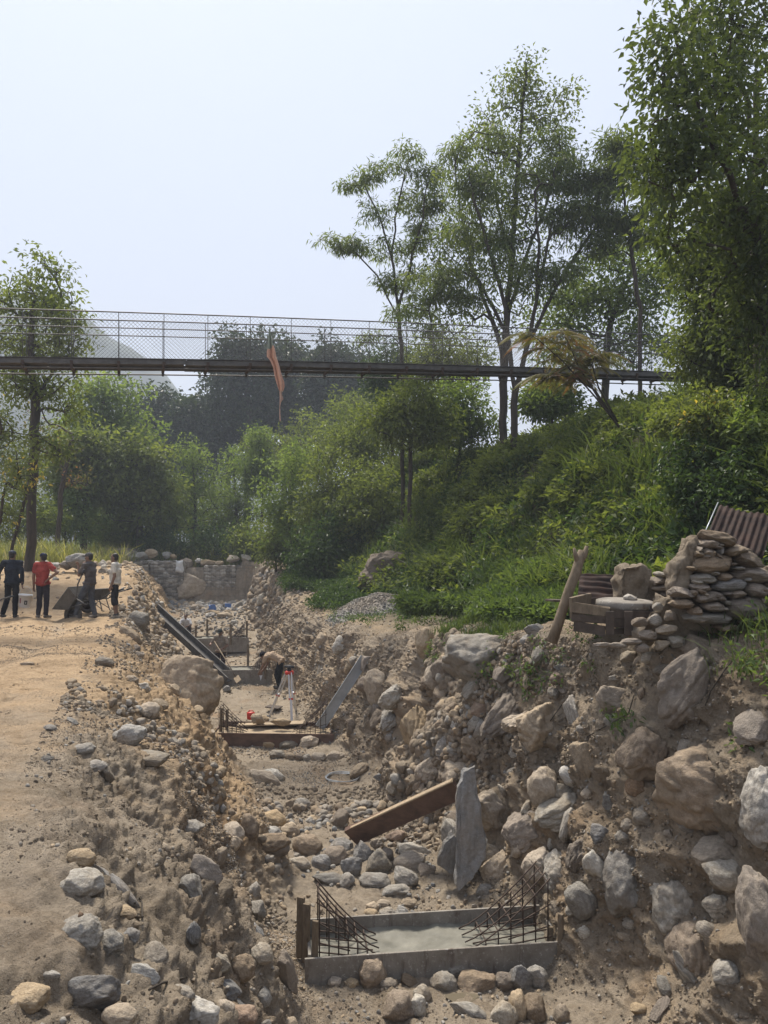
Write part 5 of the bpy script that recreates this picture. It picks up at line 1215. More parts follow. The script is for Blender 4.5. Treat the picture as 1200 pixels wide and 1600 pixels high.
# heading left in the picture: local +x to world -x
n1 = P(90, 946, 20.0); barrow('dusty wheelbarrow tipped up on its nose in front of the person in grey', Vector((n1.x, n1.y + .05, drop(n1.x, 20.0) + .30)), R(172), R(50), 1.0)
n2 = P(128, 928, 20.9); barrow('second wheelbarrow standing on its legs behind the person in grey', Vector((n2.x, n2.y, drop(n2.x, 20.9) + .62)), R(176), R(3), .95)
n3 = P(-48, 930, 19.8); barrow('wheelbarrow mostly cut off by the left frame edge beside the dark clothed person', Vector((n3.x, n3.y, drop(n3.x, 19.8) + .66)), R(150), R(-2))
# ------------------------------------------------------------------ vegetation
LF = dict(
    mid=mat_leaf('mid_green_leaf', (0.080, 0.106, 0.037), (0.213, 0.250, 0.073), .52), dark=mat_leaf('dark_green_leaf', (0.025, 0.040, 0.027), (0.081, 0.112, 0.056), .3),
    light=mat_leaf('light_green_leaf', (.095, .140, .050), (.235, .300, .105), .52), feather=mat_leaf('feathery_leaf', (0.075, 0.106, 0.045), (0.188, 0.225, 0.077), .55),
    big=mat_leaf('broad_leaf', (.050, .070, .034), (.135, .170, .062), .48), yellow=mat_leaf('yellow_green_leaf', (.085, .110, .036), (.22, .25, .085), .48, (0.544, 0.399, 0.109)),
    grass=mat_leaf('grass_blade', (.046, .072, .026), (.135, .170, .062), .46), weed=mat_leaf('weed_leaf', (.060, .095, .036), (.150, .205, .070), .48),
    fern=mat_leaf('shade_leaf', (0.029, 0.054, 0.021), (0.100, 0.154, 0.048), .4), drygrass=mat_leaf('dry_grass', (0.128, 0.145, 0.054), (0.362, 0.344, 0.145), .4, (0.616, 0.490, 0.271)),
    red=mat_leaf('reddish_frond', (.085, .090, .034), (.20, .145, .065), .45, (.24, .10, .06)))
def unit(v): return v / np.maximum(np.linalg.norm(v, axis=-1, keepdims=True), 1e-9)
def leaf_quads(c, d, nrm, L, W, droop=.15):
    """one diamond leaf per row"""
    s = unit(np.cross(d, nrm)); n = unit(np.cross(s, d)); L = np.asarray(L)[:, None]; W = np.asarray(W)[:, None]
    V = np.stack([c, c + d * L * .45 + s * W * .5 + n * W * .18, c + d * L - n * L * droop, c + d * L * .45 - s * W * .5 + n * W * .18], 1)
    return V.reshape(-1, 3)
def leaf_mesh(name, V, tint, mat, parent=None, per=4):
    n = len(V) // per; o = mesh_np(name, V, quads=np.arange(n * 4).reshape(-1, 4), mat=mat, parent=parent, smooth=False)
    a = o.data.attributes.new('tint', 'FLOAT', 'FACE'); a.data.foreach_set('value', np.asarray(tint, np.float32)); return o
def clump_leaves(r, cen, per, rad, flat, L, W, droop=.2, up=.35, out=.7):
    m = len(cen); c = np.repeat(cen, per, 0); off = r.normal(size=(m * per, 3)); off = unit(off) * (r.random((m * per, 1)) ** .45)
    off *= np.array([1, 1, flat]) * (np.repeat(np.asarray(rad) * np.ones(m), per) * r.uniform(.8, 1.15, m * per))[:, None]
    d = unit(unit(off) * out + r.normal(size=off.shape) * .55 + np.array([0, 0, -droop])); nrm = unit(r.normal(size=off.shape) * .6 + np.array([0, 0, 1.0]))
    sz = r.uniform(.65, 1.2, m * per)
    return leaf_quads(c + off, d, nrm, L * sz, W * sz), np.clip(np.repeat(r.normal(.5, .2, m), per) + r.normal(0, .18, m * per), 0, 1)
def frond_strips(r, cen, per, L, W, droop=.55, ax=None):
    """drooping feathery fronds: three-quad strips with frayed width"""
    m = len(cen); c = np.repeat(cen, per, 0); n = m * per; c = c + r.normal(size=(n, 3)) * np.array([.30, .30, .11]) * L; az = r.random(n) * 6.283; el = r.normal(.15, .3, n)
    d = np.stack([np.cos(az) * np.cos(el), np.sin(az) * np.cos(el), np.sin(el)], 1); s = unit(np.cross(d, [0, 0, 1.0])); Ls = L * r.uniform(.6, 1.2, n)
    s = unit(s + r.normal(size=s.shape) * .25)
    pts = []
    for t in (0.0, .33, .66, 1.0): pts.append(c + d * (Ls * t)[:, None] + np.array([0, 0, -1.0]) * (droop * Ls * t * t)[:, None])
    ws = [W * .35, W, W * .8, W * .1]; V = []
    for k in range(3): V.append(np.stack([pts[k] - s * ws[k] / 2, pts[k] + s * ws[k] / 2, pts[k + 1] + s * ws[k + 1] / 2, pts[k + 1] - s * ws[k + 1] / 2], 1))
    V = np.stack(V, 1).reshape(-1, 3); t = np.clip(np.repeat(r.normal(.45, .2, m), per) + r.normal(0, .15, n), 0, 1); return V, np.repeat(t, 3)
def limb_mesh(name, pos, par, rad, mat, parent, sides=6):
    pos = np.array(pos); par = np.array(par); k = np.where(par >= 0)[0]; a, b = pos[par[k]], pos[k]; ra, rb = rad[par[k]], rad[k]; ra = np.minimum(ra, rb * 1.6)
    d = unit(b - a); x = unit(np.cross(d, np.where(np.abs(d[:, 2:3]) < .9, np.array([[0, 0, 1.0]]), np.array([[1.0, 0, 0]])))); y = np.cross(d, x); an = np.arange(sides) * 2 * math.pi / sides
    ring = x[:, None] * np.cos(an)[None, :, None] + y[:, None] * np.sin(an)[None, :, None]
    V = np.concatenate([(a - d * ra[:, None] * .3)[:, None] + ring * ra[:, None, None], b[:, None] + ring * rb[:, None, None]], 1)
    i = np.arange(sides); f = np.stack([i, (i + 1) % sides, (i + 1) % sides + sides, i + sides], 1); F = f[None] + (np.arange(len(k)) * 2 * sides)[:, None, None]
    return mesh_np(name, V.reshape(-1, 3), quads=F.reshape(-1, 4), mat=mat, parent=parent)
_ts = [0]
def tree(name, label, trunk, D, crown, leaf, mat, r0=.12, group=None, cat='tree', step=.45, bark='bark', kind='clump', updraw=.25, base=None, side=.6):
    """trunk: picture-plane points at distance D; crown: (px, py, dD, rx, rz, n) ellipsoids filled with leaf clumps that limbs grow towards"""
    _ts[0] += 1; r = np.random.default_rng(900 + _ts[0]); stems = trunk if isinstance(trunk[0], list) else [trunk]; tr = [P(x, y, D) for x, y in stems[0]]
    b0 = Vector((tr[0].x, tr[0].y, drop(tr[0].x, tr[0].y) - .1)) if base is None else Vector(base)
    tr[0] = b0 if b0.z < tr[1].z else tr[0]
    root = empty(name, tr[0], label, cat, group); O = np.array(tr[0])
    pos, par = [np.array(tr[0])], [-1]
    for a, b in zip(tr[:-1], tr[1:]):
        n = max(2, int((b - a).length / step))
        for k in range(1, n + 1):
            p = np.array(a.lerp(b, k / n)) + r.normal(size=3) * step * .05; pos.append(p); par.append(len(pos) - 2)
    n0 = len(pos)
    for k_, st in enumerate(stems[1:]):                    # further stems leave the first one
        sp3 = [np.array(P(x, y, D + (-1) ** k_ * .25 * i_)) for i_, (x, y) in enumerate(st)]; last = int(np.argmin(np.linalg.norm(np.array(pos[:n0]) - sp3[0], axis=1)))
        for a, b in zip([pos[last]] + sp3[1:-1], sp3[1:]):
            n = max(2, int(np.linalg.norm(b - a) / step))
            for k in range(1, n + 1): pos.append(a + (b - a) * k / n + r.normal(size=3) * step * .05); par.append(last); last = len(pos) - 1
    ntr = len(pos); att = []; arad = []
    for (px, py, dD, rx, rz, n) in crown:
        c = np.array(P(px, py, D + dD)); s = (D + dD) / FPX; u = unit(r.normal(size=(n, 3))) * (r.random((n, 1)) ** .5)
        att.append(c + u * np.array([rx * s, rx * s * side * 1.3, rz * s]))
    att = np.concatenate(att); T0 = np.array(pos[max(1, ntr // 3):ntr]); dist = np.min(np.linalg.norm(att[:, None] - T0[None], axis=2), 1); order = np.argsort(dist)
    A = np.zeros((len(pos) + len(att) * 40, 3)); A[:len(pos)] = pos; N = len(pos); lo = max(1, ntr // 4); ends = []
    for q_ in order:
        p = att[q_]; cand = A[lo:N]; dv = p - cand; dd = np.linalg.norm(dv, axis=1); cost = dd + .9 * np.maximum(0, cand[:, 2] + .25 * dd - p[2])
        k = lo + int(np.argmin(cost)); a = A[k]; L = np.linalg.norm(p - a); n = max(2, min(30, int(L / step)))
        pd = a - A[par[k]] if par[k] >= 0 else np.array([0, 0, 1.0]); pd = pd / max(np.linalg.norm(pd), 1e-6)
        ctrl = a + pd * L * .30 + np.array([0, 0, updraw * L * .5]) + (p - a) * .2; last = k
        for s in range(1, n + 1):
            t = s / n; w = (1 - t) ** 2 * a + 2 * t * (1 - t) * ctrl + t * t * p
            if s < n: w = w + r.normal(size=3) * L * .02
            A[N] = w; par.append(last); last = N; N += 1
        ends.append(last)
    pos = A[:N]; par = np.array(par); cnt = np.zeros(N); cnt[ends] = 1
    for k in range(N - 1, 0, -1): cnt[par[k]] += cnt[k]
    rad = np.maximum(r0 * (cnt / cnt[0]) ** .48, .010 * D / 28)
    rad[:n0] = np.maximum(rad[:n0], r0 * np.linspace(1, .3, n0)); rad[0] *= 1.35
    limb_mesh('trunk', pos - O, par, rad, M[bark], root)
    cen = pos[ends] - O; per, rd, flat, L, W, dr = leaf
    if kind == 'frond': V, t = frond_strips(r, cen, per, L, W, dr)
    else: V, t = clump_leaves(r, cen, per, rd, flat, L, W, dr)
    leaf_mesh('crown', V, t, LF[mat], root)
    return root
# the tall tree left of the path and its neighbours
tree('tall_tree', 'tall thin tree rising from the end of the path behind the red shirted person', [(47, 893), (49, 800), (53, 700), (56, 645), (52, 600), (48, 540), (52, 470)], 28, [(62, 440, 0, 55, 45, 26), (40, 490, 0, 75, 55, 44), (95, 500, -1, 45, 45, 22), (35, 545, 1, 70, 50, 40), (110, 545, -1, 45, 25, 14), (70, 600, 0, 60, 30, 24), (20, 600, 0, 50, 40, 20), (105, 640, 0, 30, 18, 8), (75, 700, -1, 40, 28, 12)], (34, .62, .75, .20, .085, .35), 'mid', .17)
tree('young_tree', 'yellow green young tree at the left frame edge below the footbridge', [(-14, 880), (-10, 790), (-8, 720)], 25, [(0, 690, 0, 50, 55, 30), (-20, 640, 0, 45, 40, 20), (30, 740, -1, 34, 40, 16), (10, 800, 0, 30, 30, 8)], (30, .5, .8, .16, .07, .3), 'yellow', .09)
tree('slanting_sapling', 'thin leaning leafless stem behind the dark clothed person', [(10, 896), (20, 850), (32, 800), (40, 770)], 26, [(42, 762, 0, 14, 12, 4)], (8, .25, .8, .14, .06, .3), 'yellow', .055)
tree('dry_tree', 'reddish half bare tree between the tall thin tree and the pale green tree', [(88, 850), (95, 770), (105, 720), (110, 690)], 38, [(95, 690, 0, 40, 30, 16), (110, 740, 0, 35, 30, 12), (60, 655, 0, 30, 25, 8)], (12, .5, .8, .18, .09, .3), 'red', .12)
for k, (px, py, D, s, lab) in enumerate([(168, 640, 50, 1.0, 'pale green round tree standing left of the dark trees'), (130, 720, 46, .75, 'lower pale green tree behind the tall thin tree'), (215, 735, 47, .8, 'bushy green tree in front of the dark trees, left one')]):
    tree('green_tree', lab, [(px, 862), (px + 4, py + 70 * s), (px, py)], D, [(px, py - 20, 0, 52 * s, 46 * s, 46), (px - 30 * s, py + 30 * s, 0, 50 * s, 45 * s, 34), (px + 28 * s, py + 36 * s, 0, 50 * s, 42 * s, 34), (px, py + 80 * s, 0, 60 * s, 45 * s, 30)], (44, 1.15, .75, .34, .18, .3), 'mid' if k else 'light', .2, 'trees beyond the path')
# dark tall trees far beyond the gabion
for k, (px, py, rx, rz, lab) in enumerate([(384, 545, 62, 58, 'tallest dark round topped tree rising above the footbridge left of the flag'), (352, 630, 58, 62, 'dark tree below the footbridge left of the flag'), (452, 560, 44, 50, 'dark tree directly behind the flag'), (512, 570, 36, 52, 'dark narrow tree right of the flag rising to the handrail'), (250, 640, 56, 54, 'dark low tree at the left end of the dark group'), (440, 650, 62, 56, 'dark wide tree below the flag'), (300, 650, 40, 60, 'dark tree between the low one and the one left of the flag'), (552, 580, 44, 56, 'dark tree at the right end of the dark group')]):
    tree('dark_tree', lab, [(px, 850), (px + 5, py + 90), (px, py + 20)], 78 + 3 * (k % 3), [(px, py, 0, rx * .8, rz * .75, 26), (px - rx * .5, py + rz * .5, 0, rx * .55, rz * .7, 20), (px + rx * .5, py + rz * .45, 0, rx * .55, rz * .65, 20), (px, py + rz * 1.3, 0, rx * .9, rz * .9, 30)], (80, 1.6, .72, .50, .28, .3), 'dark', .32, 'dark trees far beyond the trench', step=1.2)
# light young trees and bushes behind the gabion
for k, (px, py, s, lab) in enumerate([(300, 745, 1.0, 'light green feathery young tree behind the middle of the gabion wall'), (365, 760, .9, 'light green young tree with a thin dark stem behind the right gabion wall'), (240, 790, .75, 'low light green young tree behind the left gabion wall'), (165, 790, .7, 'small light green tree behind the tall grass left of the gabion'), (405, 720, .6, 'light green young tree beside the big bush at the right gabion wall')]):
    tree('young_tree', lab, [(px, 866), (px + 6, py + 60), (px, py - 30)], 50 + k % 2 * 3, [(px, py - 30, 0, 30 * s, 36 * s, 24), (px - 25 * s, py + 20 * s, 0, 40 * s, 34 * s, 30), (px + 25 * s, py + 22 * s, 0, 40 * s, 34 * s, 30), (px, py + 60 * s, 0, 55 * s, 32 * s, 34)], (40, .85, .7, .26, .09, .3), 'light' if k != 2 else 'mid', .11, 'young trees behind the gabion')
def bush(name, label, px, py, rx, rz, D, leaf, mat, n=60, group=None, r0=.06, cat='bush', kind='clump'):
    x, z = (px - 600) / FPX * D, 0; by = 870 - (drop(x, D) - EYE) / D * FPX
    return tree(name, label, [(px, max(by, py + rz * .9)), (px + 2, py + rz * .4), (px, py)], D, [(px, py - rz * .15, 0, rx * .8, rz * .8, n // 2), (px - rx * .4, py + rz * .3, -.3, rx * .6, rz * .6, n // 4), (px + rx * .4, py + rz * .35, -.3, rx * .6, rz * .6, n // 4), (px, py + rz * .6, -.5, rx * .8, rz * .45, n // 4)], leaf, mat, r0, group, cat, kind=kind)
for a in [(455, 770, 62, 90, 37, 'light', 90, 'tall pale green bush at the left end of the hillside above the far bank'), (520, 760, 66, 84, 35, 'mid', 90, 'large green bush right of the tall pale green bush'), (432, 838, 36, 44, 38, 'mid', 40, 'low bush hanging over the far right end of the trench'), (580, 775, 60, 60, 33, 'mid', 60, 'green bush below the small hillside trees'), (505, 850, 60, 44, 33, 'fern', 60, 'dark low bush above the far bank'),
          (560, 680, 55, 48, 37, 'mid', 50, 'high green bush below the dark trees right of the flag'), (420, 700, 46, 46, 52, 'mid', 40, 'distant green bush under the wide dark tree')]:
    bush('bush', a[7], *a[:5], (48, .62, .75, .20, .09, .25), a[5], a[6])
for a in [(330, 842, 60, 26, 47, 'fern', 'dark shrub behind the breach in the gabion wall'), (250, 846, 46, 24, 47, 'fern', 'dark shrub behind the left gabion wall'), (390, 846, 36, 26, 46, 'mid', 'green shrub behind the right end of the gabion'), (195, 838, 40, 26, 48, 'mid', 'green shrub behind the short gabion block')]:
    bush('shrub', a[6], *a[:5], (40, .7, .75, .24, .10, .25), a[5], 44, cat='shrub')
for a in [(30, 800, 70, 50, 42, 'mid', 60, 'green bush at the left edge behind the tall yellowish grass'), (100, 800, 60, 46, 45, 'light', 60, 'light green bush behind the tall yellowish grass'), (20, 700, 80, 70, 58, 'mid', 70, 'large distant green bush at the left edge behind the yellow green tree'), (110, 700, 70, 60, 60, 'mid', 60, 'large distant green bush behind the reddish half bare tree'), (180, 815, 60, 40, 50, 'mid', 60, 'green bush left of the low light green tree'), (280, 800, 60, 46, 54, 'mid', 60, 'distant green bush between the young trees behind the gabion'), (345, 815, 60, 40, 54, 'mid', 60, 'distant green bush right of the middle young tree behind the gabion'), (480, 690, 60, 60, 56, 'mid', 60, 'distant green bush above the tall pale green bush'), (640, 690, 90, 56, 47, 'mid', 90, 'green bush behind the small spreading hillside tree'), (535, 690, 70, 60, 47, 'mid', 80, 'green bush between the dark trees and the hillside'), (560, 640, 60, 50, 54, 'mid', 60, 'distant green bush below the dark tree at the right end')]:
    bush('bush', a[7], *a[:5], (48, .85, .75, .25, .11, .25), a[5], a[6])
# trees on the hillside
tree('tall_tree', 'tallest tree with a conical small leaved crown on the hillside', [[(786, 676), (786, 600), (792, 500), (800, 400), (806, 300), (814, 200), (822, 100)], [(788, 560), (770, 500), (742, 430), (722, 350), (716, 290)], [(792, 500), (815, 420), (850, 330), (880, 240)], [(800, 420), (780, 330), (765, 250)]], 29, [(822, 112, 0, 22, 34, 22), (800, 150, 0, 40, 30, 22), (850, 170, 0, 44, 36, 26), (770, 200, 0, 50, 40, 30), (885, 155, 0, 22, 26, 10), (820, 235, 0, 85, 45, 52), (750, 270, 0, 60, 50, 34), (880, 260, 0, 45, 60, 30), (800, 330, 0, 100, 60, 76), (780, 420, 0, 120, 65, 60), (720, 380, 1, 60, 60, 40), (800, 500, 0, 120, 40, 26), (700, 490, 1, 60, 40, 16)], (24, .6, .85, .17, .085, .25), 'mid', .16, updraw=.5)
tree('feathery_tree', 'spreading tree with drooping feathery dark fronds in front of the tallest tree', [[(800, 676), (806, 610), (824, 540), (838, 470), (852, 400), (866, 330)], [(806, 610), (790, 520), (750, 440), (700, 400)], [(810, 600), (790, 480), (755, 360), (735, 290)], [(824, 540), (868, 450), (915, 380), (960, 310)], [(838, 470), (842, 380), (835, 300)]], 27, [(715, 235, 0, 30, 20, 9), (780, 205, 0, 20, 14, 5), (735, 290, 0, 50, 24, 14), (880, 265, 0, 50, 22, 16), (925, 285, 0, 45, 30, 18), (955, 300, 0, 30, 28, 10), (740, 375, 0, 60, 30, 20), (690, 430, 0, 60, 24, 20), (840, 285, 0, 40, 20, 10), (665, 455, 0, 40, 16, 9), (800, 360, 0, 50, 30, 12), (875, 340, 0, 50, 24, 12), (720, 460, 0, 40, 20, 10), (820, 430, 0, 90, 40, 22), (760, 300, 0, 60, 40, 16), (905, 345, 0, 70, 36, 22), (850, 225, 0, 50, 26, 10), (870, 420, 0, 60, 36, 16), (650, 500, 0, 40, 26, 8)], (66, .55, .42, .27, .05, .75), 'feather', .13, updraw=.55)
tree('feathery_tree', 'slimmer tree with flat feathery layers reaching out left above the flag', [[(630, 700), (628, 560), (622, 480), (612, 400), (622, 320), (638, 250)], [(624, 500), (590, 430), (550, 390), (515, 375)], [(622, 480), (640, 420), (660, 340), (668, 270)], [(612, 400), (590, 330), (570, 290)]], 31, [(640, 238, 0, 24, 12, 8), (610, 262, 0, 34, 12, 10), (580, 275, 0, 24, 10, 8), (552, 290, 0, 20, 8, 7), (590, 330, 0, 30, 18, 10), (525, 378, 0, 28, 8, 8), (560, 385, 0, 40, 12, 14), (610, 390, 0, 40, 22, 12), (660, 300, 0, 45, 36, 22), (655, 360, 0, 45, 30, 18), (670, 265, 0, 26, 20, 10), (640, 430, 0, 40, 25, 12), (575, 525, 0, 14, 12, 5), (650, 480, 0, 50, 30, 14), (600, 440, 0, 40, 26, 10), (680, 320, 0, 50, 40, 18)], (56, .5, .36, .26, .05, .6), 'feather', .095, updraw=.45)
tree('backlit_tree', 'bright light green tree behind the footbridge right of the tallest tree', [(940, 600), (950, 520), (975, 450), (1005, 390)], 31, [(935, 450, 0, 70, 50, 60), (885, 490, 0, 55, 45, 44), (990, 470, 0, 60, 60, 54), (1030, 430, 0, 50, 50, 36), (960, 400, 0, 50, 30, 24), (900, 545, 0, 80, 35, 40), (1010, 545, 0, 60, 35, 36)], (36, .75, .8, .20, .10, .3), 'light', .16)
tree('feathery_tree', 'feathery tree with drooping leaf sprays left of the big right hand tree', [(1000, 600), (1000, 480), (985, 380), (972, 290)], 27, [(930, 330, 0, 60, 30, 16), (1030, 300, 0, 40, 40, 16), (965, 225, 0, 34, 18, 14), (990, 250, 0, 28, 30, 14), (945, 270, 0, 30, 20, 10), (970, 345, 0, 50, 20, 18), (1010, 360, 0, 34, 24, 14), (940, 385, 0, 40, 16, 10)], (60, .5, .5, .28, .06, .7), 'feather', .075, updraw=.4)
for k, (px, py, rx, rz, D, lab) in enumerate([(640, 640, 78, 60, 29.5, 'small spreading tree on the hillside below the footbridge, left of the tallest trunk'), (715, 645, 66, 56, 32, 'small green tree between the spreading one and the tallest trunk'), (700, 560, 84, 50, 36, 'dense green tree behind the footbridge left of the tallest tree'), (612, 575, 52, 50, 40, 'dark green tree behind the footbridge at the foot of the slimmer feathery tree'), (860, 620, 50, 26, 30, 'green tree top behind the footbridge right of the tallest trunk')]):
    bush('small_tree', lab, px, py, rx, rz, D, (40, .7, .75, .20, .09, .25), ['mid', 'light', 'mid', 'fern', 'light'][k], 130, 'small trees on the hillside', .09, 'tree')
# the big tree on the right
tree('broadleaf_tree', 'large broad leaved tree filling the upper right corner of the picture', [(1194, 640), (1188, 560), (1184, 460), (1178, 360), (1180, 240), (1185, 120)], 14.6, [(1150, 30, -2, 90, 70, 37), (1090, 50, -3, 50, 45, 13), (1045, 50, -4, 30, 34, 12), (1030, 110, -4.2, 24, 26, 7), (1050, 240, -4, 40, 30, 12), (1020, 280, -4.3, 18, 14, 4), (1060, 380, -3.5, 40, 26, 12), (1120, 130, -3, 70, 60, 27), (1065, 140, -4, 40, 40, 14), (1190, 150, -1, 90, 90, 37), (1080, 215, -4, 46, 34, 18), (1028, 195, -4.4, 20, 18, 5), (1140, 230, -2.5, 70, 60, 29), (1190, 290, -1, 90, 80, 37), (1060, 270, -4, 46, 22, 14), (1100, 320, -3, 60, 50, 18), (1045, 330, -4, 30, 14, 6), (1290, 80, 0, 130, 160, 70), (1300, 300, 0, 120, 160, 50), (1250, -160, -1, 190, 140, 70), (1100, -120, -2, 120, 90, 24), (1185, 400, -3, 60, 60, 40), (1190, 320, -3.5, 60, 50, 18), (1165, 490, -2.6, 60, 60, 36), (1195, 570, -2.2, 40, 50, 20)], (36, .56, .8, .12, .062, .35), 'big', .12, updraw=.35, step=.35)  # unseen clumps past the right frame edge carry the crown on, added for shading
tree('dense_tree', 'dense dark green tree behind the large broad leaved tree at the right edge', [(1180, 640), (1172, 540), (1165, 440)], 16.5, [(1140, 360, 0, 75, 70, 70), (1180, 430, 0, 80, 90, 80), (1100, 430, 0, 50, 60, 44), (1120, 510, 0, 75, 60, 60), (1175, 530, 0, 70, 60, 54), (1085, 545, 0, 45, 40, 26), (1150, 580, 0, 80, 35, 40), (1260, 430, 0, 90, 130, 50)], (62, .50, .8, .115, .065, .3), 'mid', .15, updraw=.3)
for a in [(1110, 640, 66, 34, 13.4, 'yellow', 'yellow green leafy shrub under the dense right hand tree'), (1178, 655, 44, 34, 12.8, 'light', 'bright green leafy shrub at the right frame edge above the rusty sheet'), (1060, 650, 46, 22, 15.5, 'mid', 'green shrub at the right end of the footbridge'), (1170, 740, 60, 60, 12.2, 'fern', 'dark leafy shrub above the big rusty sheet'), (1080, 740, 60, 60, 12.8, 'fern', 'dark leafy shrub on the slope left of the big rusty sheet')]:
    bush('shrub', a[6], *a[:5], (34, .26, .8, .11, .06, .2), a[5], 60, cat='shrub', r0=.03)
# reddish feathery plant in front of the bridge
def feather_plant():
    D = 18.6; root = empty('feathery_shrub', P(968, 668, D), 'feathery shrub with reddish drooping fronds in front of the footbridge', 'shrub'); O = np.array(root.location); r = np.random.default_rng(31)
    stems = [[(968, 668), (930, 620), (880, 565), (840, 530), (826, 522)], [(968, 668), (935, 622), (905, 575), (888, 535), (878, 518)], [(960, 655), (930, 610), (900, 592), (870, 585), (850, 588)], [(965, 660), (935, 605), (925, 570), (930, 555), (940, 552)]]
    mb = MB(); VV, TT = [], []
    for k, s in enumerate(stems):
        pts = [np.array(P(x, y, D + .15 * k)) for x, y in s]; mb.tube([Vector(p - O) for p in pts], [.028, .02, .016, .012, .008], 6)
        for t in np.linspace(.45, 1, 9):
            i = min(int(t * 4), 3); p = pts[i] * (1 - (t * 4 - i)) + pts[i + 1] * (t * 4 - i)
            for q_ in range(4):
                az = r.random() * 6.28; d = np.array([math.cos(az), math.sin(az) * .8, .35]); L = r.uniform(.5, .95); n = 26
                tt = np.linspace(.08, 1, n); c = p + d * (L * tt)[:, None] + np.array([0, 0, -1.0]) * (.75 * L * tt ** 2)[:, None]
                tang = unit(np.gradient(c, axis=0)); sd = unit(np.cross(tang, [0, 0, 1.0]))
                for sg in (-1, 1):
                    dd = unit(sd * sg + tang * .45 + np.array([0, 0, -.35])); ll = .17 * np.sin(math.pi * (tt * .85 + .12)) * r.uniform(.9, 1.1)
                    VV.append(leaf_quads(c, dd, np.tile([0, 0, 1.0], (n, 1)), ll, np.full(n, .022), .2)); TT.append(np.clip(np.full(n, r.normal(.5, .28)) + r.normal(0, .1, n), 0, 1))
    mb.build('stem', M['bark'], root); leaf_mesh('fronds', np.concatenate(VV) - np.tile(O, (sum(map(len, VV)), 1)), np.concatenate(TT), LF['red'], root)
feather_plant()

# ground cover
def blades(r, p, H, W, lean=.55, seg=3):
    n = len(p); az = r.random(n) * 6.283; ld = np.stack([np.cos(az), np.sin(az), 0 * az], 1); ld = unit(ld + np.array([-.35, -.25, 0])); s = unit(np.cross(ld, [0, 0, 1.0]) + r.normal(size=(n, 3)) * .3)
    Ln = lean * r.uniform(.3, 1.4, n); pts = [p + np.array([0, 0, 1.0]) * (H * (t - .38 * Ln * t * t))[:, None] + ld * (H * Ln * t ** 1.8)[:, None] for t in np.linspace(0, 1, seg + 1)]
    wd = [W, W * .95, W * .65, W * .08]; V = []
    for k in range(seg): V.append(np.stack([pts[k] - s * (wd[k] / 2)[:, None], pts[k] + s * (wd[k] / 2)[:, None], pts[k + 1] + s * (wd[k + 1] / 2)[:, None], pts[k + 1] - s * (wd[k + 1] / 2)[:, None]], 1))
    return np.stack(V, 1).reshape(-1, 3), np.repeat(np.clip(r.normal(.5, .22, n), 0, 1), seg)
def cover_blades(name, label, n, regs, y0, y1, h0, h1, w, mat, seed, dens=None, lean=.55, tuft=9):
    r = np.random.default_rng(seed); c, _ = sample(n // tuft, regs, y0, y1, seed, dens); m = len(c); p = np.repeat(c, tuft, 0) + r.normal(size=(m * tuft, 3)) * [.13, .13, .01]
    patch_ = np.repeat(np.clip(1 + .9 * fbm(c * .45, 2, seed), .35, 1.35), tuft); H = r.uniform(h0, h1, m * tuft) * patch_
    V, t = blades(r, p, H, np.full(m * tuft, w) * r.uniform(.6, 1.3, m * tuft), lean)
    t = np.clip(t + np.repeat(np.repeat(.5 * fbm(c * .6, 2, seed + 3), tuft), 3), 0, 1); o = leaf_mesh(name, V, t, LF[mat]); return tag(o, label, None, None, 'stuff')
def cover_leaves(name, label, n, per, regs, y0, y1, h0, h1, rad, L, W, mat, seed, dens=None):
    r = np.random.default_rng(seed); c, nr = sample(n, regs, y0, y1, seed, dens); hh = r.uniform(h0, h1, n) * np.clip(1 + .8 * fbm(c * .5, 2, seed), .3, 2)
    V, t = clump_leaves(r, c + np.array([0, 0, 1.0]) * hh[:, None] + nr * .05, per, rad, .7, L, W, .1)
    t = np.clip(t + np.repeat(.5 * fbm(c * .55, 2, seed + 9), per), 0, 1); o = leaf_mesh(name, V, t, LF[mat]); return tag(o, label, None, None, 'stuff')
view = lambda g: (np.abs(g[..., 0]) < g[..., 1] * .60 + 1)
clump = lambda lo, sc=.5, sd=5: (lambda g: view(g) * np.clip(fbm(g.reshape(-1, 3) * sc, 2, sd).reshape(g.shape[:-1]) + lo, .02, 1))
near_d = lambda f: (lambda g: f(g) / np.maximum(g[..., 1], 8) ** .8)
cover_blades('hillside_grass', 'long arching grass covering the hillside', 34000, [13, 14, 15, 16, 17, 18], 8, 50, .4, 1.05, .034, 'grass', 201, near_d(clump(.35, .45, 5)), .8)
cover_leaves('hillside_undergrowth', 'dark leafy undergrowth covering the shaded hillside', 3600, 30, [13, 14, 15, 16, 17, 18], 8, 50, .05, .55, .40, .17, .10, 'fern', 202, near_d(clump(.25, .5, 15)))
cover_leaves('hillside_leaves', 'mid green creepers and saplings growing over the hillside', 3000, 30, [13, 14, 15, 16, 17], 9, 50, .2, .95, .38, .18, .09, 'mid', 203, near_d(clump(.0, .45, 25)))
cover_leaves('terrace_weeds', 'bright green ferny weeds on the terrace at the foot of the hillside', 2300, 40, [12, 13], 9.5, 18, .05, .55, .25, .13, .05, 'weed', 204, lambda g: view(g) * ((g[..., 0] - cx(g[..., 1])) > 3.95 + .5 * np.sin(g[..., 1] * 1.3)) * ((g[..., 0] - cx(g[..., 1])) < 6.0) * (g[..., 0] < .262 * g[..., 1]))
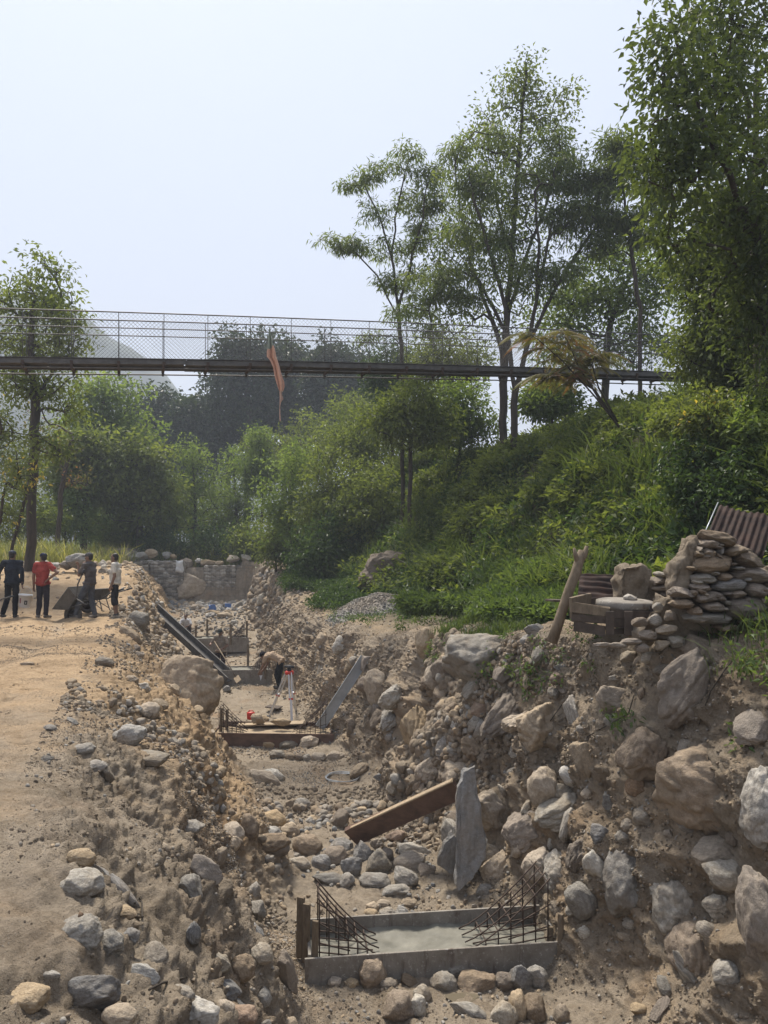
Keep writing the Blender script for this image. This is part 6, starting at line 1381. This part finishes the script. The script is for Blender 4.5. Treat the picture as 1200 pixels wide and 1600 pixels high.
cover_leaves('bank_weeds', 'green weeds growing on the lip of the far right bank', 1500, 34, [11, 12, 13], 20, 38, .05, .4, .34, .13, .06, 'fern', 205, lambda g: view(g) * ((g[..., 0] - cx(g[..., 1])) > 3.9 + .6 * np.sin(g[..., 1] * .9)) * (np.hypot((g[..., 0] + .3) / 1.5, (g[..., 1] - 23) / 1.6) > 1) * ((g[..., 1] > 25) | (g[..., 0] > .6)))
cover_blades('terrace_grass', 'short green grass on the lip of the right terrace', 5000, [11, 12], 9.3, 15, .08, .2, .012, 'grass', 206, lambda g: view(g) * np.clip(fbm(g.reshape(-1, 3) * .8, 2, 8).reshape(g.shape[:-1]) + .05, 0, 1) * (g[..., 0] < .19 * g[..., 1]), .6)
cover_blades('wall_grass', 'green grass tufts in front of the dry stone wall', 900, [10, 11, 12], 5.8, 7.6, .12, .3, .012, 'grass', 207, lambda g: view(g) * (g[..., 2] > .55) * (g[..., 0] > 3.15), .8)
cover_blades('far_grass', 'tall yellowish grass beyond the end of the path', 22000, [0, 1, 2, 3, 4, 5, 6, 7], 29.5, 60, .5, 1.3, .04, 'drygrass', 208, lambda g: view(g) * np.where(g[..., 0] < -14.0, (g[..., 1] > 30), (g[..., 1] > 45.2)), .6)
cover_leaves('far_undergrowth', 'green undergrowth beyond the gabion and the path', 3600, 34, [0, 1, 2, 3, 4, 5, 6, 7, 8, 9, 10, 11, 12], 46, 100, .1, 1.3, .75, .30, .15, 'mid', 209, near_d(clump(.4, .2, 3)))

cover_leaves('bank_sprigs', 'small green sprigs rooted along the lip of the right bank', 170, 26, [10, 11, 12], 5.8, 24, .0, .14, .15, .07, .03, 'weed', 210, lambda g: view(g) * np.clip(fbm(g.reshape(-1, 3) * .9, 2, 28).reshape(g.shape[:-1]) + .1, 0, 1) * (g[..., 2] > -.3))
cover_leaves('hanging_weeds', 'green weeds hanging over the wall lip below the dry stone wall', 26, 20, [9, 10, 11], 5.6, 8.5, .0, .2, .16, .08, .032, 'weed', 211, lambda g: view(g) * (g[..., 2] > .35) * (g[..., 0] > 3.1))
# ------------------------------------------------------------------ haze
hz = NT('haze_air'); hz.t.nodes.remove(hz.b)
pv = hz.n('ShaderNodeVolumePrincipled'); pv.inputs['Color'].default_value = (0.79, 0.87, 1.0, 1); pv.inputs['Density'].default_value = HAZE
pv.inputs['Anisotropy'].default_value = 0.1
hz.l(pv.outputs[0], hz.out.inputs['Volume'])
hm = MB(); hm.box((0, 900, 150), (5600, 2300, 312)); hazeo = hm.build('haze', hz.m)
tag(hazeo, 'pale blue haze filling the valley air', None, None, 'stuff')
